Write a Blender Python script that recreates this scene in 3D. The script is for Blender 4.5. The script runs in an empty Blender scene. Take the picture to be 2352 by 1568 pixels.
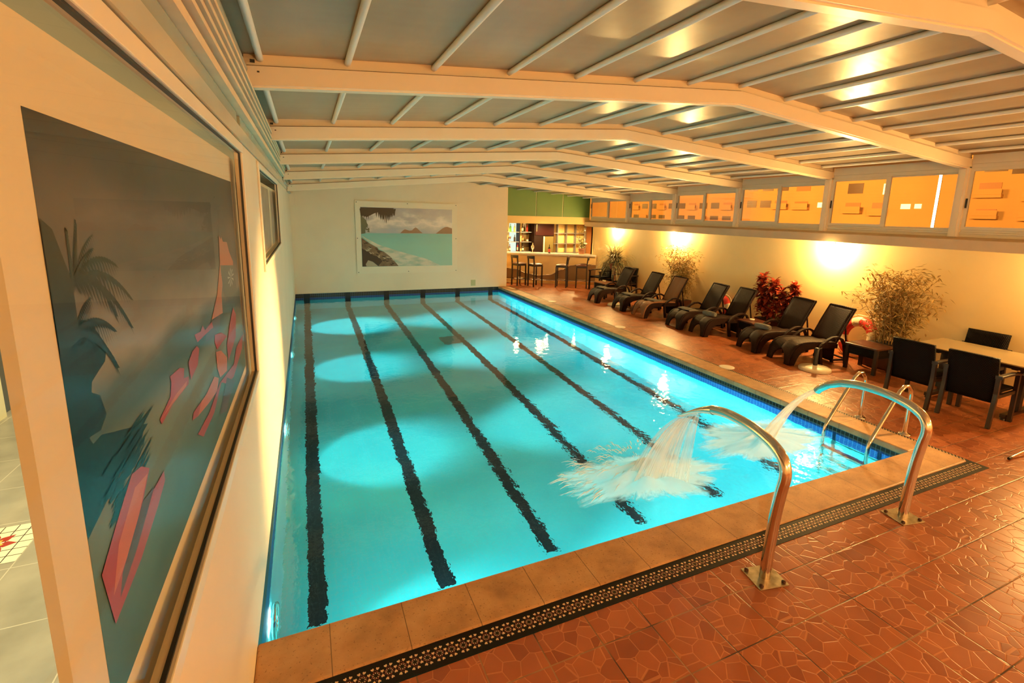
import bpy, math, random
from mathutils import Vector, Matrix
random.seed(7)
scene = bpy.context.scene
COL = scene.collection
PI = math.pi
L = 12.22          # pool length
W = 6.0            # pool width
WZ = -0.14         # water level
PB = -1.62         # pool bottom
RX = 9.38          # right wall
BY = [-0.58, 1.54, 3.65, 5.78, 7.92, 10.02]          # roof frames
ZL = [3.28, 3.17, 3.07, 2.98, 2.87, 2.73]
ZR = [3.28, 3.20, 3.15, 3.07, 2.99, 2.86]
ZG = [3.66, 3.57, 3.47, 3.37, 3.28, 3.19]

def lin(c):
    c /= 255.0
    return c / 12.92 if c <= 0.04045 else ((c + 0.055) / 1.055) ** 2.4
def rgb(r, g, b): return (lin(r), lin(g), lin(b), 1.0)

# ------------------------------------------------------------------ mesh builder
class MB:
    def __init__(s): s.v = []; s.f = []; s.m = []; s.s = []; s.M = None
    def add(s, vs, fs, mi=0, smooth=False):
        o = len(s.v)
        for p in vs:
            p = Vector(p)
            s.v.append(tuple(s.M @ p) if s.M else tuple(p))
        for f in fs:
            s.f.append([i + o for i in f]); s.m.append(mi); s.s.append(smooth)
        return s
    def box(s, x0, x1, y0, y1, z0, z1, mi=0):
        return s.add([(x0,y0,z0),(x1,y0,z0),(x1,y1,z0),(x0,y1,z0),(x0,y0,z1),(x1,y0,z1),(x1,y1,z1),(x0,y1,z1)],
            [(0,3,2,1),(4,5,6,7),(0,1,5,4),(1,2,6,5),(2,3,7,6),(3,0,4,7)], mi)
    def quad(s, a, b, c, d, mi=0): return s.add([a,b,c,d], [(0,1,2,3)], mi)
    def prism(s, poly, axis, a, b, mi=0, smooth=False):
        n = len(poly)
        def P(p, t):
            if axis == 'x': return (t, p[0], p[1])
            if axis == 'y': return (p[0], t, p[1])
            return (p[0], p[1], t)
        vs = [P(p, a) for p in poly] + [P(p, b) for p in poly]
        s.add(vs, [list(range(n))[::-1], list(range(n, 2*n))], mi)
        return s.add(vs, [(i, (i+1) % n, n+(i+1) % n, n+i) for i in range(n)], mi, smooth)
    def tube(s, pts, r, n=10, cap=True, mi=0, closed=False, sx=1.0):
        pts = [Vector(p) for p in pts]; N = len(pts)
        rs = r if isinstance(r, (list, tuple)) else [r]*N
        vs = []; up = None
        for i, p in enumerate(pts):
            if closed: t = pts[(i+1) % N] - pts[i-1]
            else: t = pts[min(i+1, N-1)] - pts[max(i-1, 0)]
            t.normalize()
            if up is None:
                up = Vector((0,0,1)) if abs(t.z) < 0.9 else Vector((1,0,0))
            a = t.cross(up)
            if a.length < 1e-5: a = t.cross(Vector((0,1,0)))
            a.normalize(); b = a.cross(t).normalized(); up = b
            for k in range(n):
                an = 2*PI*k/n
                vs.append(p + a*math.cos(an)*rs[i]*sx + b*math.sin(an)*rs[i])
        fs = []
        for i in range(N if closed else N-1):
            j = (i+1) % N
            for k in range(n):
                k2 = (k+1) % n
                fs.append((i*n+k, i*n+k2, j*n+k2, j*n+k))
        s.add(vs, fs, mi, True)
        if cap and not closed:
            s.add(vs[:n], [list(range(n))[::-1]], mi); s.add(vs[-n:], [list(range(n))], mi)
        return s
    def band(s, path, w, h, y, axis='x', mi=0):
        # flat bar of section w (sideways) x h following a path in the x-z plane at sideways position y
        n = len(path); vs = []
        for i, p in enumerate(path):
            a = path[max(i-1, 0)]; b = path[min(i+1, n-1)]
            tx, tz = b[0]-a[0], b[1]-a[1]; l = math.hypot(tx, tz) or 1
            nx, nz = -tz/l*h/2, tx/l*h/2
            for sx, sy in ((1,-1),(1,1),(-1,1),(-1,-1)):
                vs.append((p[0]+nx*sx, y+sy*w/2, p[1]+nz*sx))
        fs = [(0,1,2,3)]
        for i in range(n-1):
            for k in range(4):
                fs.append((i*4+k, i*4+(k+1) % 4, (i+1)*4+(k+1) % 4, (i+1)*4+k))
        fs.append(tuple((n-1)*4+k for k in (3,2,1,0)))
        return s.add(vs, fs, mi)
    def lathe(s, prof, c=(0,0,0), n=24, mi=0, smooth=True):
        vs = []
        for r, z in prof:
            for k in range(n):
                a = 2*PI*k/n
                vs.append((c[0]+r*math.cos(a), c[1]+r*math.sin(a), c[2]+z))
        fs = []
        for i in range(len(prof)-1):
            for k in range(n):
                k2 = (k+1) % n
                fs.append((i*n+k, i*n+k2, (i+1)*n+k2, (i+1)*n+k))
        s.add(vs, fs, mi, smooth)
        if prof[0][0] > 1e-4: s.add(vs[:n], [list(range(n))[::-1]], mi)
        if prof[-1][0] > 1e-4: s.add(vs[-n:], [list(range(n))], mi)
        return s
    def grid(s, fn, nu, nv, mi=0, smooth=True):
        vs = [fn(i/nu, j/nv) for i in range(nu+1) for j in range(nv+1)]
        fs = [(i*(nv+1)+j, (i+1)*(nv+1)+j, (i+1)*(nv+1)+j+1, i*(nv+1)+j+1) for i in range(nu) for j in range(nv)]
        return s.add(vs, fs, mi, smooth)
    def build(s, name, mats, parent=None, bevel=0, solid=0, loc=None):
        me = bpy.data.meshes.new(name)
        me.from_pydata(s.v, [], s.f)
        for m in (mats if isinstance(mats, (list, tuple)) else [mats]): me.materials.append(m)
        me.polygons.foreach_set('material_index', s.m)
        me.polygons.foreach_set('use_smooth', s.s)
        me.validate(clean_customdata=False); me.update()
        o = bpy.data.objects.new(name, me); COL.objects.link(o)
        if parent: o.parent = parent
        if loc: o.location = loc
        if solid:
            md = o.modifiers.new('thick', 'SOLIDIFY'); md.thickness = solid; md.offset = -1
        if bevel:
            md = o.modifiers.new('edge', 'BEVEL'); md.width = bevel; md.segments = 2; md.limit_method = 'ANGLE'
        return o

def tag(o, label, cat=None, group=None, kind=None):
    o['label'] = label
    if cat: o['category'] = cat
    if group: o['group'] = group
    if kind: o['kind'] = kind
    return o
def thing(name, label, cat, loc=(0,0,0), rz=0, group=None):
    o = bpy.data.objects.new(name, None); COL.objects.link(o)
    o.empty_display_size = 0.1
    o.location = loc; o.rotation_euler = (0, 0, rz)
    return tag(o, label, cat, group)
def struct(o, label=None):
    o['kind'] = 'structure'
    if label: o['label'] = label
    return o
def copy_tree(o, parent=None):
    c = o.copy(); COL.objects.link(c)
    if parent: c.parent = parent
    for ch in [x for x in list(COL.objects) if x.parent == o]: copy_tree(ch, c)
    return c

# ------------------------------------------------------------------ materials
def newmat(name):
    m = bpy.data.materials.new(name); m.use_nodes = True
    nt = m.node_tree; nt.nodes.clear()
    return m, nt, nt.nodes, nt.links
def N(nt, t, **kw):
    n = nt.nodes.new(t)
    for k, v in kw.items(): setattr(n, k, v)
    return n
def principled(nt, col=(.8,.8,.8,1), rough=.5, metal=0, spec=.5):
    b = N(nt, 'ShaderNodeBsdfPrincipled'); o = N(nt, 'ShaderNodeOutputMaterial')
    b.inputs['Base Color'].default_value = col; b.inputs['Roughness'].default_value = rough
    b.inputs['Metallic'].default_value = metal; b.inputs['Specular IOR Level'].default_value = spec
    nt.links.new(b.outputs[0], o.inputs[0]); return b
def coords(nt, scale=(1,1,1)):
    g = N(nt, 'ShaderNodeNewGeometry'); mp = N(nt, 'ShaderNodeMapping'); mp.inputs['Scale'].default_value = scale
    nt.links.new(g.outputs['Position'], mp.inputs['Vector']); return mp.outputs[0]
def ocoords(nt, scale=(1,1,1)):
    g = N(nt, 'ShaderNodeTexCoord'); mp = N(nt, 'ShaderNodeMapping'); mp.inputs['Scale'].default_value = scale
    nt.links.new(g.outputs['Object'], mp.inputs['Vector']); return mp.outputs[0]
def noise(nt, vec, scale, detail=3, rough=.5):
    n = N(nt, 'ShaderNodeTexNoise'); n.inputs['Scale'].default_value = scale
    n.inputs['Detail'].default_value = detail; n.inputs['Roughness'].default_value = rough
    nt.links.new(vec, n.inputs['Vector']); return n.outputs['Fac']
def ramp(nt, fac, stops):
    r = N(nt, 'ShaderNodeValToRGB'); e = r.color_ramp.elements
    while len(e) < len(stops): e.new(0.5)
    for i, (p, c) in enumerate(stops): e[i].position = p; e[i].color = c
    nt.links.new(fac, r.inputs[0]); return r.outputs[0]
def math_(nt, op, a, b=None, c=None, clamp=False):
    n = N(nt, 'ShaderNodeMath', operation=op); n.use_clamp = clamp
    for i, x in enumerate((a, b, c)):
        if x is None: continue
        if isinstance(x, (int, float)): n.inputs[i].default_value = x
        else: nt.links.new(x, n.inputs[i])
    return n.outputs[0]
def mixc(nt, fac, a, b, mode='MIX'):
    n = N(nt, 'ShaderNodeMix', data_type='RGBA', blend_type=mode)
    for i, x in ((0, fac), (6, a), (7, b)):
        if isinstance(x, (int, float)): n.inputs[i].default_value = x
        elif isinstance(x, tuple): n.inputs[i].default_value = x
        else: nt.links.new(x, n.inputs[i])
    return n.outputs[2]
def bump(nt, b, h, strength=.3, dist=.01):
    n = N(nt, 'ShaderNodeBump'); n.inputs['Strength'].default_value = strength; n.inputs['Distance'].default_value = dist
    nt.links.new(h, n.inputs['Height']); nt.links.new(n.outputs[0], b.inputs['Normal'])
def simple(name, col, rough=.5, metal=0, spec=.5, var=0, vscale=3, bmp=0, bscale=40):
    m, nt, nd, lk = newmat(name); b = principled(nt, col, rough, metal, spec)
    if var:
        f = noise(nt, coords(nt), vscale, 4)
        d = tuple(c*(1-var) for c in col[:3]) + (1,); h = tuple(min(1, c*(1+var*.6)) for c in col[:3]) + (1,)
        lk.new(ramp(nt, f, [(.3, d), (.7, h)]), b.inputs['Base Color'])
    if bmp: bump(nt, b, noise(nt, coords(nt), bscale, 3), bmp, .004)
    return m
def emit(name, col, s):
    m, nt, nd, lk = newmat(name)
    e = N(nt, 'ShaderNodeEmission'); e.inputs[0].default_value = col; e.inputs[1].default_value = s
    o = N(nt, 'ShaderNodeOutputMaterial'); lk.new(e.outputs[0], o.inputs[0]); return m

M = {}
M['wall'] = simple('wall_paint', (.80,.66,.46,1), .6, var=.05, vscale=1.2, bmp=.06, bscale=60)
M['wallr'] = simple('yellow_wall_paint', (.80,.60,.27,1), .65, var=.06, vscale=1.1, bmp=.06, bscale=50)
M['white'] = simple('white_lacquer', (.83,.72,.54,1), .35, var=.04, vscale=2)
M['beam'] = simple('white_aluminium', (.84,.71,.52,1), .33, var=.03, vscale=3)
M['bar'] = simple('white_tube', (.78,.76,.68,1), .35)
M['winframe'] = simple('cream_window_frame', (.70,.62,.47,1), .4, var=.04)
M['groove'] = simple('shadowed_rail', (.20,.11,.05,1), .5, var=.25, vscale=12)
M['black'] = simple('black_rubber', (.012,.011,.01,1), .5)
M['steel'] = simple('polished_steel', (.72,.66,.58,1), .13, 1)
M['plate'] = simple('stained_steel_plate', (.50,.42,.27,1), .35, 1, var=.3, vscale=25)
M['rust'] = simple('dark_bolt', (.06,.025,.015,1), .5, .6)
M['darkwood'] = simple('dark_wood', (.014,.005,.003,1), .4, var=.3, vscale=8)
M['stoolseat'] = simple('brown_leather', (.10,.03,.015,1), .4)
M['towel'] = simple('grey_towel', (.13,.12,.10,1), .95, var=.2, vscale=20, bmp=.5, bscale=300)
M['plastic'] = simple('white_plastic', (.75,.66,.48,1), .4, var=.06)
M['lid'] = simple('white_lid', (.8,.72,.6,1), .4, bmp=.1, bscale=80)
M['green'] = simple('green_panel', rgb(98,130,62), .5, var=.06, vscale=2)
M['fascia'] = simple('fascia_paint', (.80,.57,.22,1), .6, var=.05)
M['barfront'] = simple('bar_front', (.60,.40,.17,1), .55, var=.08, vscale=2)
M['barwave'] = simple('brown_bar_panel', (.17,.085,.028,1), .5, var=.1, vscale=3)
M['bartop'] = simple('stone_worktop', (.55,.52,.48,1), .2, var=.1, vscale=10)
M['cabinet'] = simple('dark_cabinet', (.012,.004,.003,1), .4, spec=.15)
M['chrome'] = simple('chrome', (.8,.78,.75,1), .1, 1)
M['bluegrey'] = simple('bluegrey_metal', (.22,.22,.26,1), .35, .5)
M['pot'] = simple('terracotta', (.42,.17,.09,1), .7, var=.15, vscale=10)
M['soil'] = simple('soil', (.03,.018,.01,1), .95, bmp=.5, bscale=100)
M['red'] = simple('red_vinyl', (.62,.035,.02,1), .45, var=.1)
M['buoywhite'] = simple('white_vinyl', (.75,.62,.42,1), .45)
M['rope'] = simple('rope', (.8,.7,.55,1), .9)
M['panelgrey'] = simple('roof_side_metal', (.34,.36,.31,1), .3, .2, var=.12, vscale=2.5)
M['clere'] = simple('painted_metal_strip', (.55,.52,.40,1), .22, var=.05)
M['clere2'] = simple('green_grey_strip', (.33,.35,.27,1), .2, var=.06)
M['board'] = simple('white_board', (.80,.66,.47,1), .55, var=.03)
M['cream'] = simple('cream_door_frame', (.8,.74,.45,1), .5)
M['dkgrey'] = simple('dark_grey_wall', (.10,.095,.075,1), .6)
M['ceil_int'] = simple('corridor_ceiling', (.6,.55,.45,1), .8)
M['drain'] = simple('drain_cover', (.10,.13,.12,1), .6)
M['stem'] = simple('plant_stem', (.35,.21,.07,1), .6)
M['soffit'] = simple('ledge_render', (.62,.47,.30,1), .6, var=.07, vscale=3)

def leafmat(name, c1, c2, scale=9, trans=.25):
    m, nt, nd, lk = newmat(name); b = principled(nt, c1, .45)
    f = noise(nt, coords(nt), scale, 2)
    c = ramp(nt, f, [(.35, c1), (.65, c2)]); lk.new(c, b.inputs['Base Color'])
    t = N(nt, 'ShaderNodeBsdfTranslucent'); lk.new(c, t.inputs[0])
    mx = N(nt, 'ShaderNodeMixShader'); mx.inputs[0].default_value = trans
    lk.new(b.outputs[0], mx.inputs[1]); lk.new(t.outputs[0], mx.inputs[2])
    out = [n for n in nd if n.type == 'OUTPUT_MATERIAL'][0]; lk.new(mx.outputs[0], out.inputs[0])
    return m
M['bamboo'] = leafmat('bamboo_leaf', (.20,.13,.03,1), (.50,.30,.09,1))
M['croton'] = leafmat('croton_leaf', (.10,.010,.006,1), (.50,.065,.022,1), 12)
M['spider'] = leafmat('ribbon_leaf', (.03,.026,.010,1), (.48,.40,.20,1), 18)
M['barplant'] = leafmat('bar_plant_leaf', (.12,.11,.02,1), (.45,.40,.08,1), 12)

# woven rattan
def wicker(name, c1, c2, sx, sy, sz, rough=.4):
    m, nt, nd, lk = newmat(name); b = principled(nt, c1, rough, spec=.10)
    v = ocoords(nt)
    sep = N(nt, 'ShaderNodeSeparateXYZ'); lk.new(v, sep.inputs[0])
    a = math_(nt, 'SINE', math_(nt, 'MULTIPLY', math_(nt, 'ADD', sep.outputs[0], sep.outputs[2]), sx))
    c = math_(nt, 'SINE', math_(nt, 'MULTIPLY', sep.outputs[1], sy))
    h = math_(nt, 'ADD', math_(nt, 'MULTIPLY', math_(nt, 'MULTIPLY', a, c), .5), .5)
    lk.new(ramp(nt, h, [(.25, c1), (.8, c2)]), b.inputs['Base Color'])
    bump(nt, b, h, .6, .006); return m
M['wicker'] = wicker('dark_rattan', (.006,.0025,.002,1), (.030,.011,.006,1), 260, 170, 1, .5)
M['wickerlight'] = wicker('brown_rattan', (.09,.035,.016,1), (.45,.20,.09,1), 300, 20, 1)
M['weave'] = wicker('black_rattan', (.0015,.001,.001,1), (.006,.003,.002,1), 260, 260, 1, .6)

# thin clear glass
def glass(name, tint=(1,1,1,1), refl=1.0):
    m, nt, nd, lk = newmat(name)
    t = N(nt, 'ShaderNodeBsdfTransparent'); t.inputs[0].default_value = tint
    g = N(nt, 'ShaderNodeBsdfGlossy'); g.inputs['Roughness'].default_value = .0
    f = N(nt, 'ShaderNodeFresnel'); f.inputs[0].default_value = 1.5
    mx = N(nt, 'ShaderNodeMixShader'); o = N(nt, 'ShaderNodeOutputMaterial')
    lk.new(math_(nt, 'MULTIPLY', f.outputs[0], refl, clamp=True), mx.inputs[0])
    lk.new(t.outputs[0], mx.inputs[1]); lk.new(g.outputs[0], mx.inputs[2]); lk.new(mx.outputs[0], o.inputs[0]); return m
M['glass'] = glass('window_glass', (.96,.97,.94,1), .22)
M['glassdim'] = glass('sooty_window_glass', (.9,.85,.75,1), .3)

# roof panels: smoky twin-wall sheet
m, nt, nd, lk = newmat('smoky_roof_sheet'); b = principled(nt, (.30,.27,.22,1), .30, spec=.35)
f = noise(nt, coords(nt, (1.6, .5, 1)), 2.2, 4)
lk.new(ramp(nt, f, [(.3, (.31,.23,.145,1)), (.7, (.38,.29,.185,1))]), b.inputs['Base Color'])
bump(nt, b, noise(nt, coords(nt, (1, 3, 1)), 2.0, 1), .10, .03); M['roof'] = m

# terracotta deck tiles, 33 cm, crazed pattern inside each
m, nt, nd, lk = newmat('terracotta_tiles'); b = principled(nt, (.4,.12,.04,1), .3, spec=.5)
g = N(nt, 'ShaderNodeNewGeometry'); sep = N(nt, 'ShaderNodeSeparateXYZ'); lk.new(g.outputs['Position'], sep.inputs[0])
T = .33
def cell(src, off):
    u = math_(nt, 'DIVIDE', math_(nt, 'ADD', src, off), T)
    fr = math_(nt, 'FRACT', u); fl_ = math_(nt, 'FLOOR', u)
    e = math_(nt, 'MINIMUM', fr, math_(nt, 'SUBTRACT', 1.0, fr))
    return u, fr, fl_, e
ux, fx, ix, ex = cell(sep.outputs[0], 20*T - 1.41)
uy, fy, iy, ey = cell(sep.outputs[1], 20*T + .72)
edge = math_(nt, 'MINIMUM', ex, ey)
jm = math_(nt, 'SMOOTH_MIN', edge, .016, .006)
joint = math_(nt, 'LESS_THAN', edge, .011)
cv = N(nt, 'ShaderNodeCombineXYZ')
lk.new(math_(nt, 'ADD', fx, math_(nt, 'MULTIPLY', math_(nt, 'FLOORED_MODULO', ix, 3.0), 7.3)), cv.inputs[0])
lk.new(math_(nt, 'ADD', fy, math_(nt, 'MULTIPLY', math_(nt, 'FLOORED_MODULO', iy, 2.0), 5.1)), cv.inputs[1])
vo = N(nt, 'ShaderNodeTexVoronoi', feature='DISTANCE_TO_EDGE'); vo.inputs['Scale'].default_value = 3.3; lk.new(cv.outputs[0], vo.inputs['Vector'])
vc = N(nt, 'ShaderNodeTexVoronoi', feature='F1'); vc.inputs['Scale'].default_value = 3.3; lk.new(cv.outputs[0], vc.inputs['Vector'])
line = math_(nt, 'LESS_THAN', vo.outputs['Distance'], .022)
sepc = N(nt, 'ShaderNodeSeparateColor'); lk.new(vc.outputs['Color'], sepc.inputs[0])
tcol = ramp(nt, sepc.outputs[0], [(.0, (.27,.068,.024,1)), (.45, (.37,.105,.036,1)), (1.0, (.42,.125,.042,1))])
tcol = mixc(nt, math_(nt, 'MULTIPLY', line, .6), tcol, (.62,.24,.09,1))
cl = noise(nt, g.outputs['Position'], 5, 3)
tcol = mixc(nt, .5, tcol, ramp(nt, cl, [(.3, (.75,.72,.7,1)), (.7, (1,1,1,1))]), 'MULTIPLY')
tcol = mixc(nt, joint, tcol, ramp(nt, noise(nt, g.outputs['Position'], 2.5, 2), [(.4, (.05,.02,.012,1)), (.6, (.32,.17,.07,1))]))
lk.new(tcol, b.inputs['Base Color'])
hgt = math_(nt, 'ADD', math_(nt, 'MULTIPLY', math_(nt, 'MINIMUM', vo.outputs['Distance'], .04), 14), math_(nt, 'MULTIPLY', math_(nt, 'MINIMUM', edge, .02), 45))
bump(nt, b, hgt, .35, .004)
lk.new(math_(nt, 'ADD', .22, math_(nt, 'MULTIPLY', cl, .22)), b.inputs['Roughness']); M['tiles'] = m

# sandstone coping
def coping(name, along):
    m, nt, nd, lk = newmat(name); b = principled(nt, (.4,.2,.08,1), .55)
    g = N(nt, 'ShaderNodeNewGeometry'); sep = N(nt, 'ShaderNodeSeparateXYZ'); lk.new(g.outputs['Position'], sep.inputs[0])
    c = ramp(nt, noise(nt, g.outputs['Position'], 3.5, 6, .62), [(.3, (.30,.145,.055,1)), (.52, (.46,.24,.095,1)), (.75, (.58,.33,.145,1))])
    sp = noise(nt, g.outputs['Position'], 70, 2)
    c = mixc(nt, math_(nt, 'MULTIPLY', math_(nt, 'GREATER_THAN', sp, .66), .55), c, (.16,.06,.025,1))
    src = sep.outputs[0] if along == 'x' else sep.outputs[1]
    fr = math_(nt, 'FRACT', math_(nt, 'DIVIDE', math_(nt, 'ADD', src, 8 - .36 + .0), .40))
    j = math_(nt, 'LESS_THAN', math_(nt, 'MINIMUM', fr, math_(nt, 'SUBTRACT', 1.0, fr)), .006)
    lk.new(mixc(nt, math_(nt, 'MULTIPLY', j, .8), c, (.07,.03,.015,1)), b.inputs['Base Color'])
    bump(nt, b, noise(nt, g.outputs['Position'], 90, 3), .35, .004); return m
M['copx'] = coping('sandstone_coping_near', 'x'); M['copy'] = coping('sandstone_coping_side', 'y')

# pool lining: small blue mosaic, dark lanes
LANES = [.28, 1.36, 2.44, 3.52, 4.62, 5.72]
m, nt, nd, lk = newmat('pool_mosaic'); b = principled(nt, (.2,.7,.75,1), .4, spec=.2)
g = N(nt, 'ShaderNodeNewGeometry'); sep = N(nt, 'ShaderNodeSeparateXYZ'); lk.new(g.outputs['Position'], sep.inputs[0])
wig = math_(nt, 'MULTIPLY', math_(nt, 'SUBTRACT', noise(nt, coords(nt), 9, 2), .5), .03)
d = None
for x in LANES:
    q = math_(nt, 'ABSOLUTE', math_(nt, 'SUBTRACT', math_(nt, 'ADD', sep.outputs[0], wig), x))
    d = q if d is None else math_(nt, 'MINIMUM', d, q)
lane = math_(nt, 'LESS_THAN', d, .075)
lane = math_(nt, 'MULTIPLY', lane, math_(nt, 'GREATER_THAN', sep.outputs[1], 1.2))
v = ocoords(nt)
s3 = N(nt, 'ShaderNodeSeparateXYZ'); lk.new(v, s3.inputs[0])
e = None
for k in range(3):
    fr = math_(nt, 'FRACT', math_(nt, 'DIVIDE', math_(nt, 'ADD', s3.outputs[k], 20.013), .05))
    q = math_(nt, 'MINIMUM', fr, math_(nt, 'SUBTRACT', 1.0, fr)); e = q if e is None else math_(nt, 'MINIMUM', e, q)
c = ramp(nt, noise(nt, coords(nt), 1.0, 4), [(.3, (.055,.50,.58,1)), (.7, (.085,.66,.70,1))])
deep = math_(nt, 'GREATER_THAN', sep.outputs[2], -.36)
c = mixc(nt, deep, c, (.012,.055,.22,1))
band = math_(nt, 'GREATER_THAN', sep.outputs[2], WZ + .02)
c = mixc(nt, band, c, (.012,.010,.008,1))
c = mixc(nt, lane, c, (.006,.010,.014,1))
c = mixc(nt, math_(nt, 'MULTIPLY', math_(nt, 'LESS_THAN', e, .06), math_(nt, 'SUBTRACT', .3, math_(nt, 'MULTIPLY', lane, .27))), c, (.25,.45,.5,1))
lk.new(c, b.inputs['Base Color']); M['pool'] = m

# water surface
m, nt, nd, lk = newmat('pool_water')
b = N(nt, 'ShaderNodeBsdfPrincipled'); o = N(nt, 'ShaderNodeOutputMaterial'); lk.new(b.outputs[0], o.inputs[0])
b.inputs['Base Color'].default_value = (.90,1,1,1); b.inputs['Transmission Weight'].default_value = 1
b.inputs['IOR'].default_value = 1.333; b.inputs['Roughness'].default_value = .015
g = N(nt, 'ShaderNodeNewGeometry')
def dist_to(px, py):
    vm = N(nt, 'ShaderNodeVectorMath', operation='DISTANCE'); lk.new(g.outputs['Position'], vm.inputs[0]); vm.inputs[1].default_value = (px, py, WZ)
    return vm.outputs['Value']
dm = math_(nt, 'MINIMUM', dist_to(3.4, .95), dist_to(4.95, 1.05))
turb = math_(nt, 'POWER', math_(nt, 'SUBTRACT', 1.0, math_(nt, 'DIVIDE', dm, 3.6), clamp=True), 1.6)
n1 = noise(nt, coords(nt, (1, .8, 1)), 3.2, 3); n2 = noise(nt, coords(nt, (1.1, 1, 1)), 11, 3)
h = math_(nt, 'ADD', math_(nt, 'MULTIPLY', n1, math_(nt, 'ADD', .20, math_(nt, 'MULTIPLY', turb, .45))),
          math_(nt, 'MULTIPLY', n2, math_(nt, 'ADD', .07, math_(nt, 'MULTIPLY', turb, .26))))
bump(nt, b, h, .5, .05); M['water'] = m

# foam and jets
def foam(name, scale, lo, hi, aniso=(1,1,1), radial=None, edge=None):
    m, nt, nd, lk = newmat(name)
    d = N(nt, 'ShaderNodeBsdfDiffuse'); d.inputs[0].default_value = (.95,.95,.9,1)
    tl = N(nt, 'ShaderNodeBsdfTranslucent'); tl.inputs[0].default_value = (.95,.95,.9,1)
    m0 = N(nt, 'ShaderNodeMixShader'); m0.inputs[0].default_value = .5; lk.new(d.outputs[0], m0.inputs[1]); lk.new(tl.outputs[0], m0.inputs[2])
    t = N(nt, 'ShaderNodeBsdfTransparent'); mx = N(nt, 'ShaderNodeMixShader'); o = N(nt, 'ShaderNodeOutputMaterial')
    uv = N(nt, 'ShaderNodeAttribute', attribute_name='flow')   # x: distance from the core 0..1, y: angle / across
    s = N(nt, 'ShaderNodeSeparateXYZ'); lk.new(uv.outputs['Vector'], s.inputs[0])
    mp = N(nt, 'ShaderNodeMapping'); mp.inputs['Scale'].default_value = aniso; lk.new(uv.outputs['Vector'], mp.inputs[0])
    n = noise(nt, mp.outputs[0], scale, 4, .6)
    if radial:
        a = math_(nt, 'ADD', n, math_(nt, 'MULTIPLY', math_(nt, 'SUBTRACT', radial, s.outputs[0]), 1.3))
    else: a = n
    al = ramp(nt, a, [(lo, (0,0,0,1)), (hi, (1,1,1,1))])
    if edge is not None: al = math_(nt, 'MULTIPLY', al, edge)
    lk.new(al, mx.inputs[0]); lk.new(t.outputs[0], mx.inputs[1]); lk.new(m0.outputs[0], mx.inputs[2]); lk.new(mx.outputs[0], o.inputs[0])
    return m
M['foam'] = foam('foam', 1.0, .50, .80, (2.6, 7, 1), radial=.92)
M['jet'] = foam('falling_water', 1.0, .32, .74, (.7, 11, 1))
M['jet2'] = foam('falling_water_solid', 1.0, .25, .6, (.7, 8, 1))

# print for the far picture: a beach photograph
def flatc(name, col, rough=.35): return simple(name, col, rough, spec=.35)

# ================================================================== SETTING
b = MB()
b.quad((0,-6,0),(RX,-6,0),(RX,-.5,0),(0,-.5,0)); b.quad((6.38,-.5,0),(RX,-.5,0),(RX,12.3,0),(6.38,12.3,0)); b.quad((6.28,12.3,0),(10.9,12.3,0),(10.9,14.5,0),(6.28,14.5,0))
struct(b.build('floor', M['tiles']), 'terracotta tiled pool deck with pale crazed lines')

b = MB()
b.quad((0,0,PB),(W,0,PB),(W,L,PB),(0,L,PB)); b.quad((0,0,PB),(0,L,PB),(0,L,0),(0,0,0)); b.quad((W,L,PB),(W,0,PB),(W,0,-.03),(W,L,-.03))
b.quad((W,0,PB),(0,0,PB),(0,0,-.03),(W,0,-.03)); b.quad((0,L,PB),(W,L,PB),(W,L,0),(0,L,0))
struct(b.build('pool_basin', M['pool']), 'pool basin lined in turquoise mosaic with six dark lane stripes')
b = MB(); b.quad((0,0,WZ),(W,0,WZ),(W,L,WZ),(0,L,WZ))
tag(b.build('pool_water', M['water']), 'clear turquoise water filling the indoor pool', 'water', kind='stuff')

# coping
b = MB(); b.box(0, 6.33, -.339, .015, -.06, .012)
struct(b.build('trim_1', M['copx'], bevel=.012), 'sandstone coping along the near edge of the pool')
b = MB(); b.box(5.985, 6.33, .016, 12.2, -.06, .012)
struct(b.build('trim_2', M['copy'], bevel=.012), 'sandstone coping along the deck side of the pool')

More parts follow.
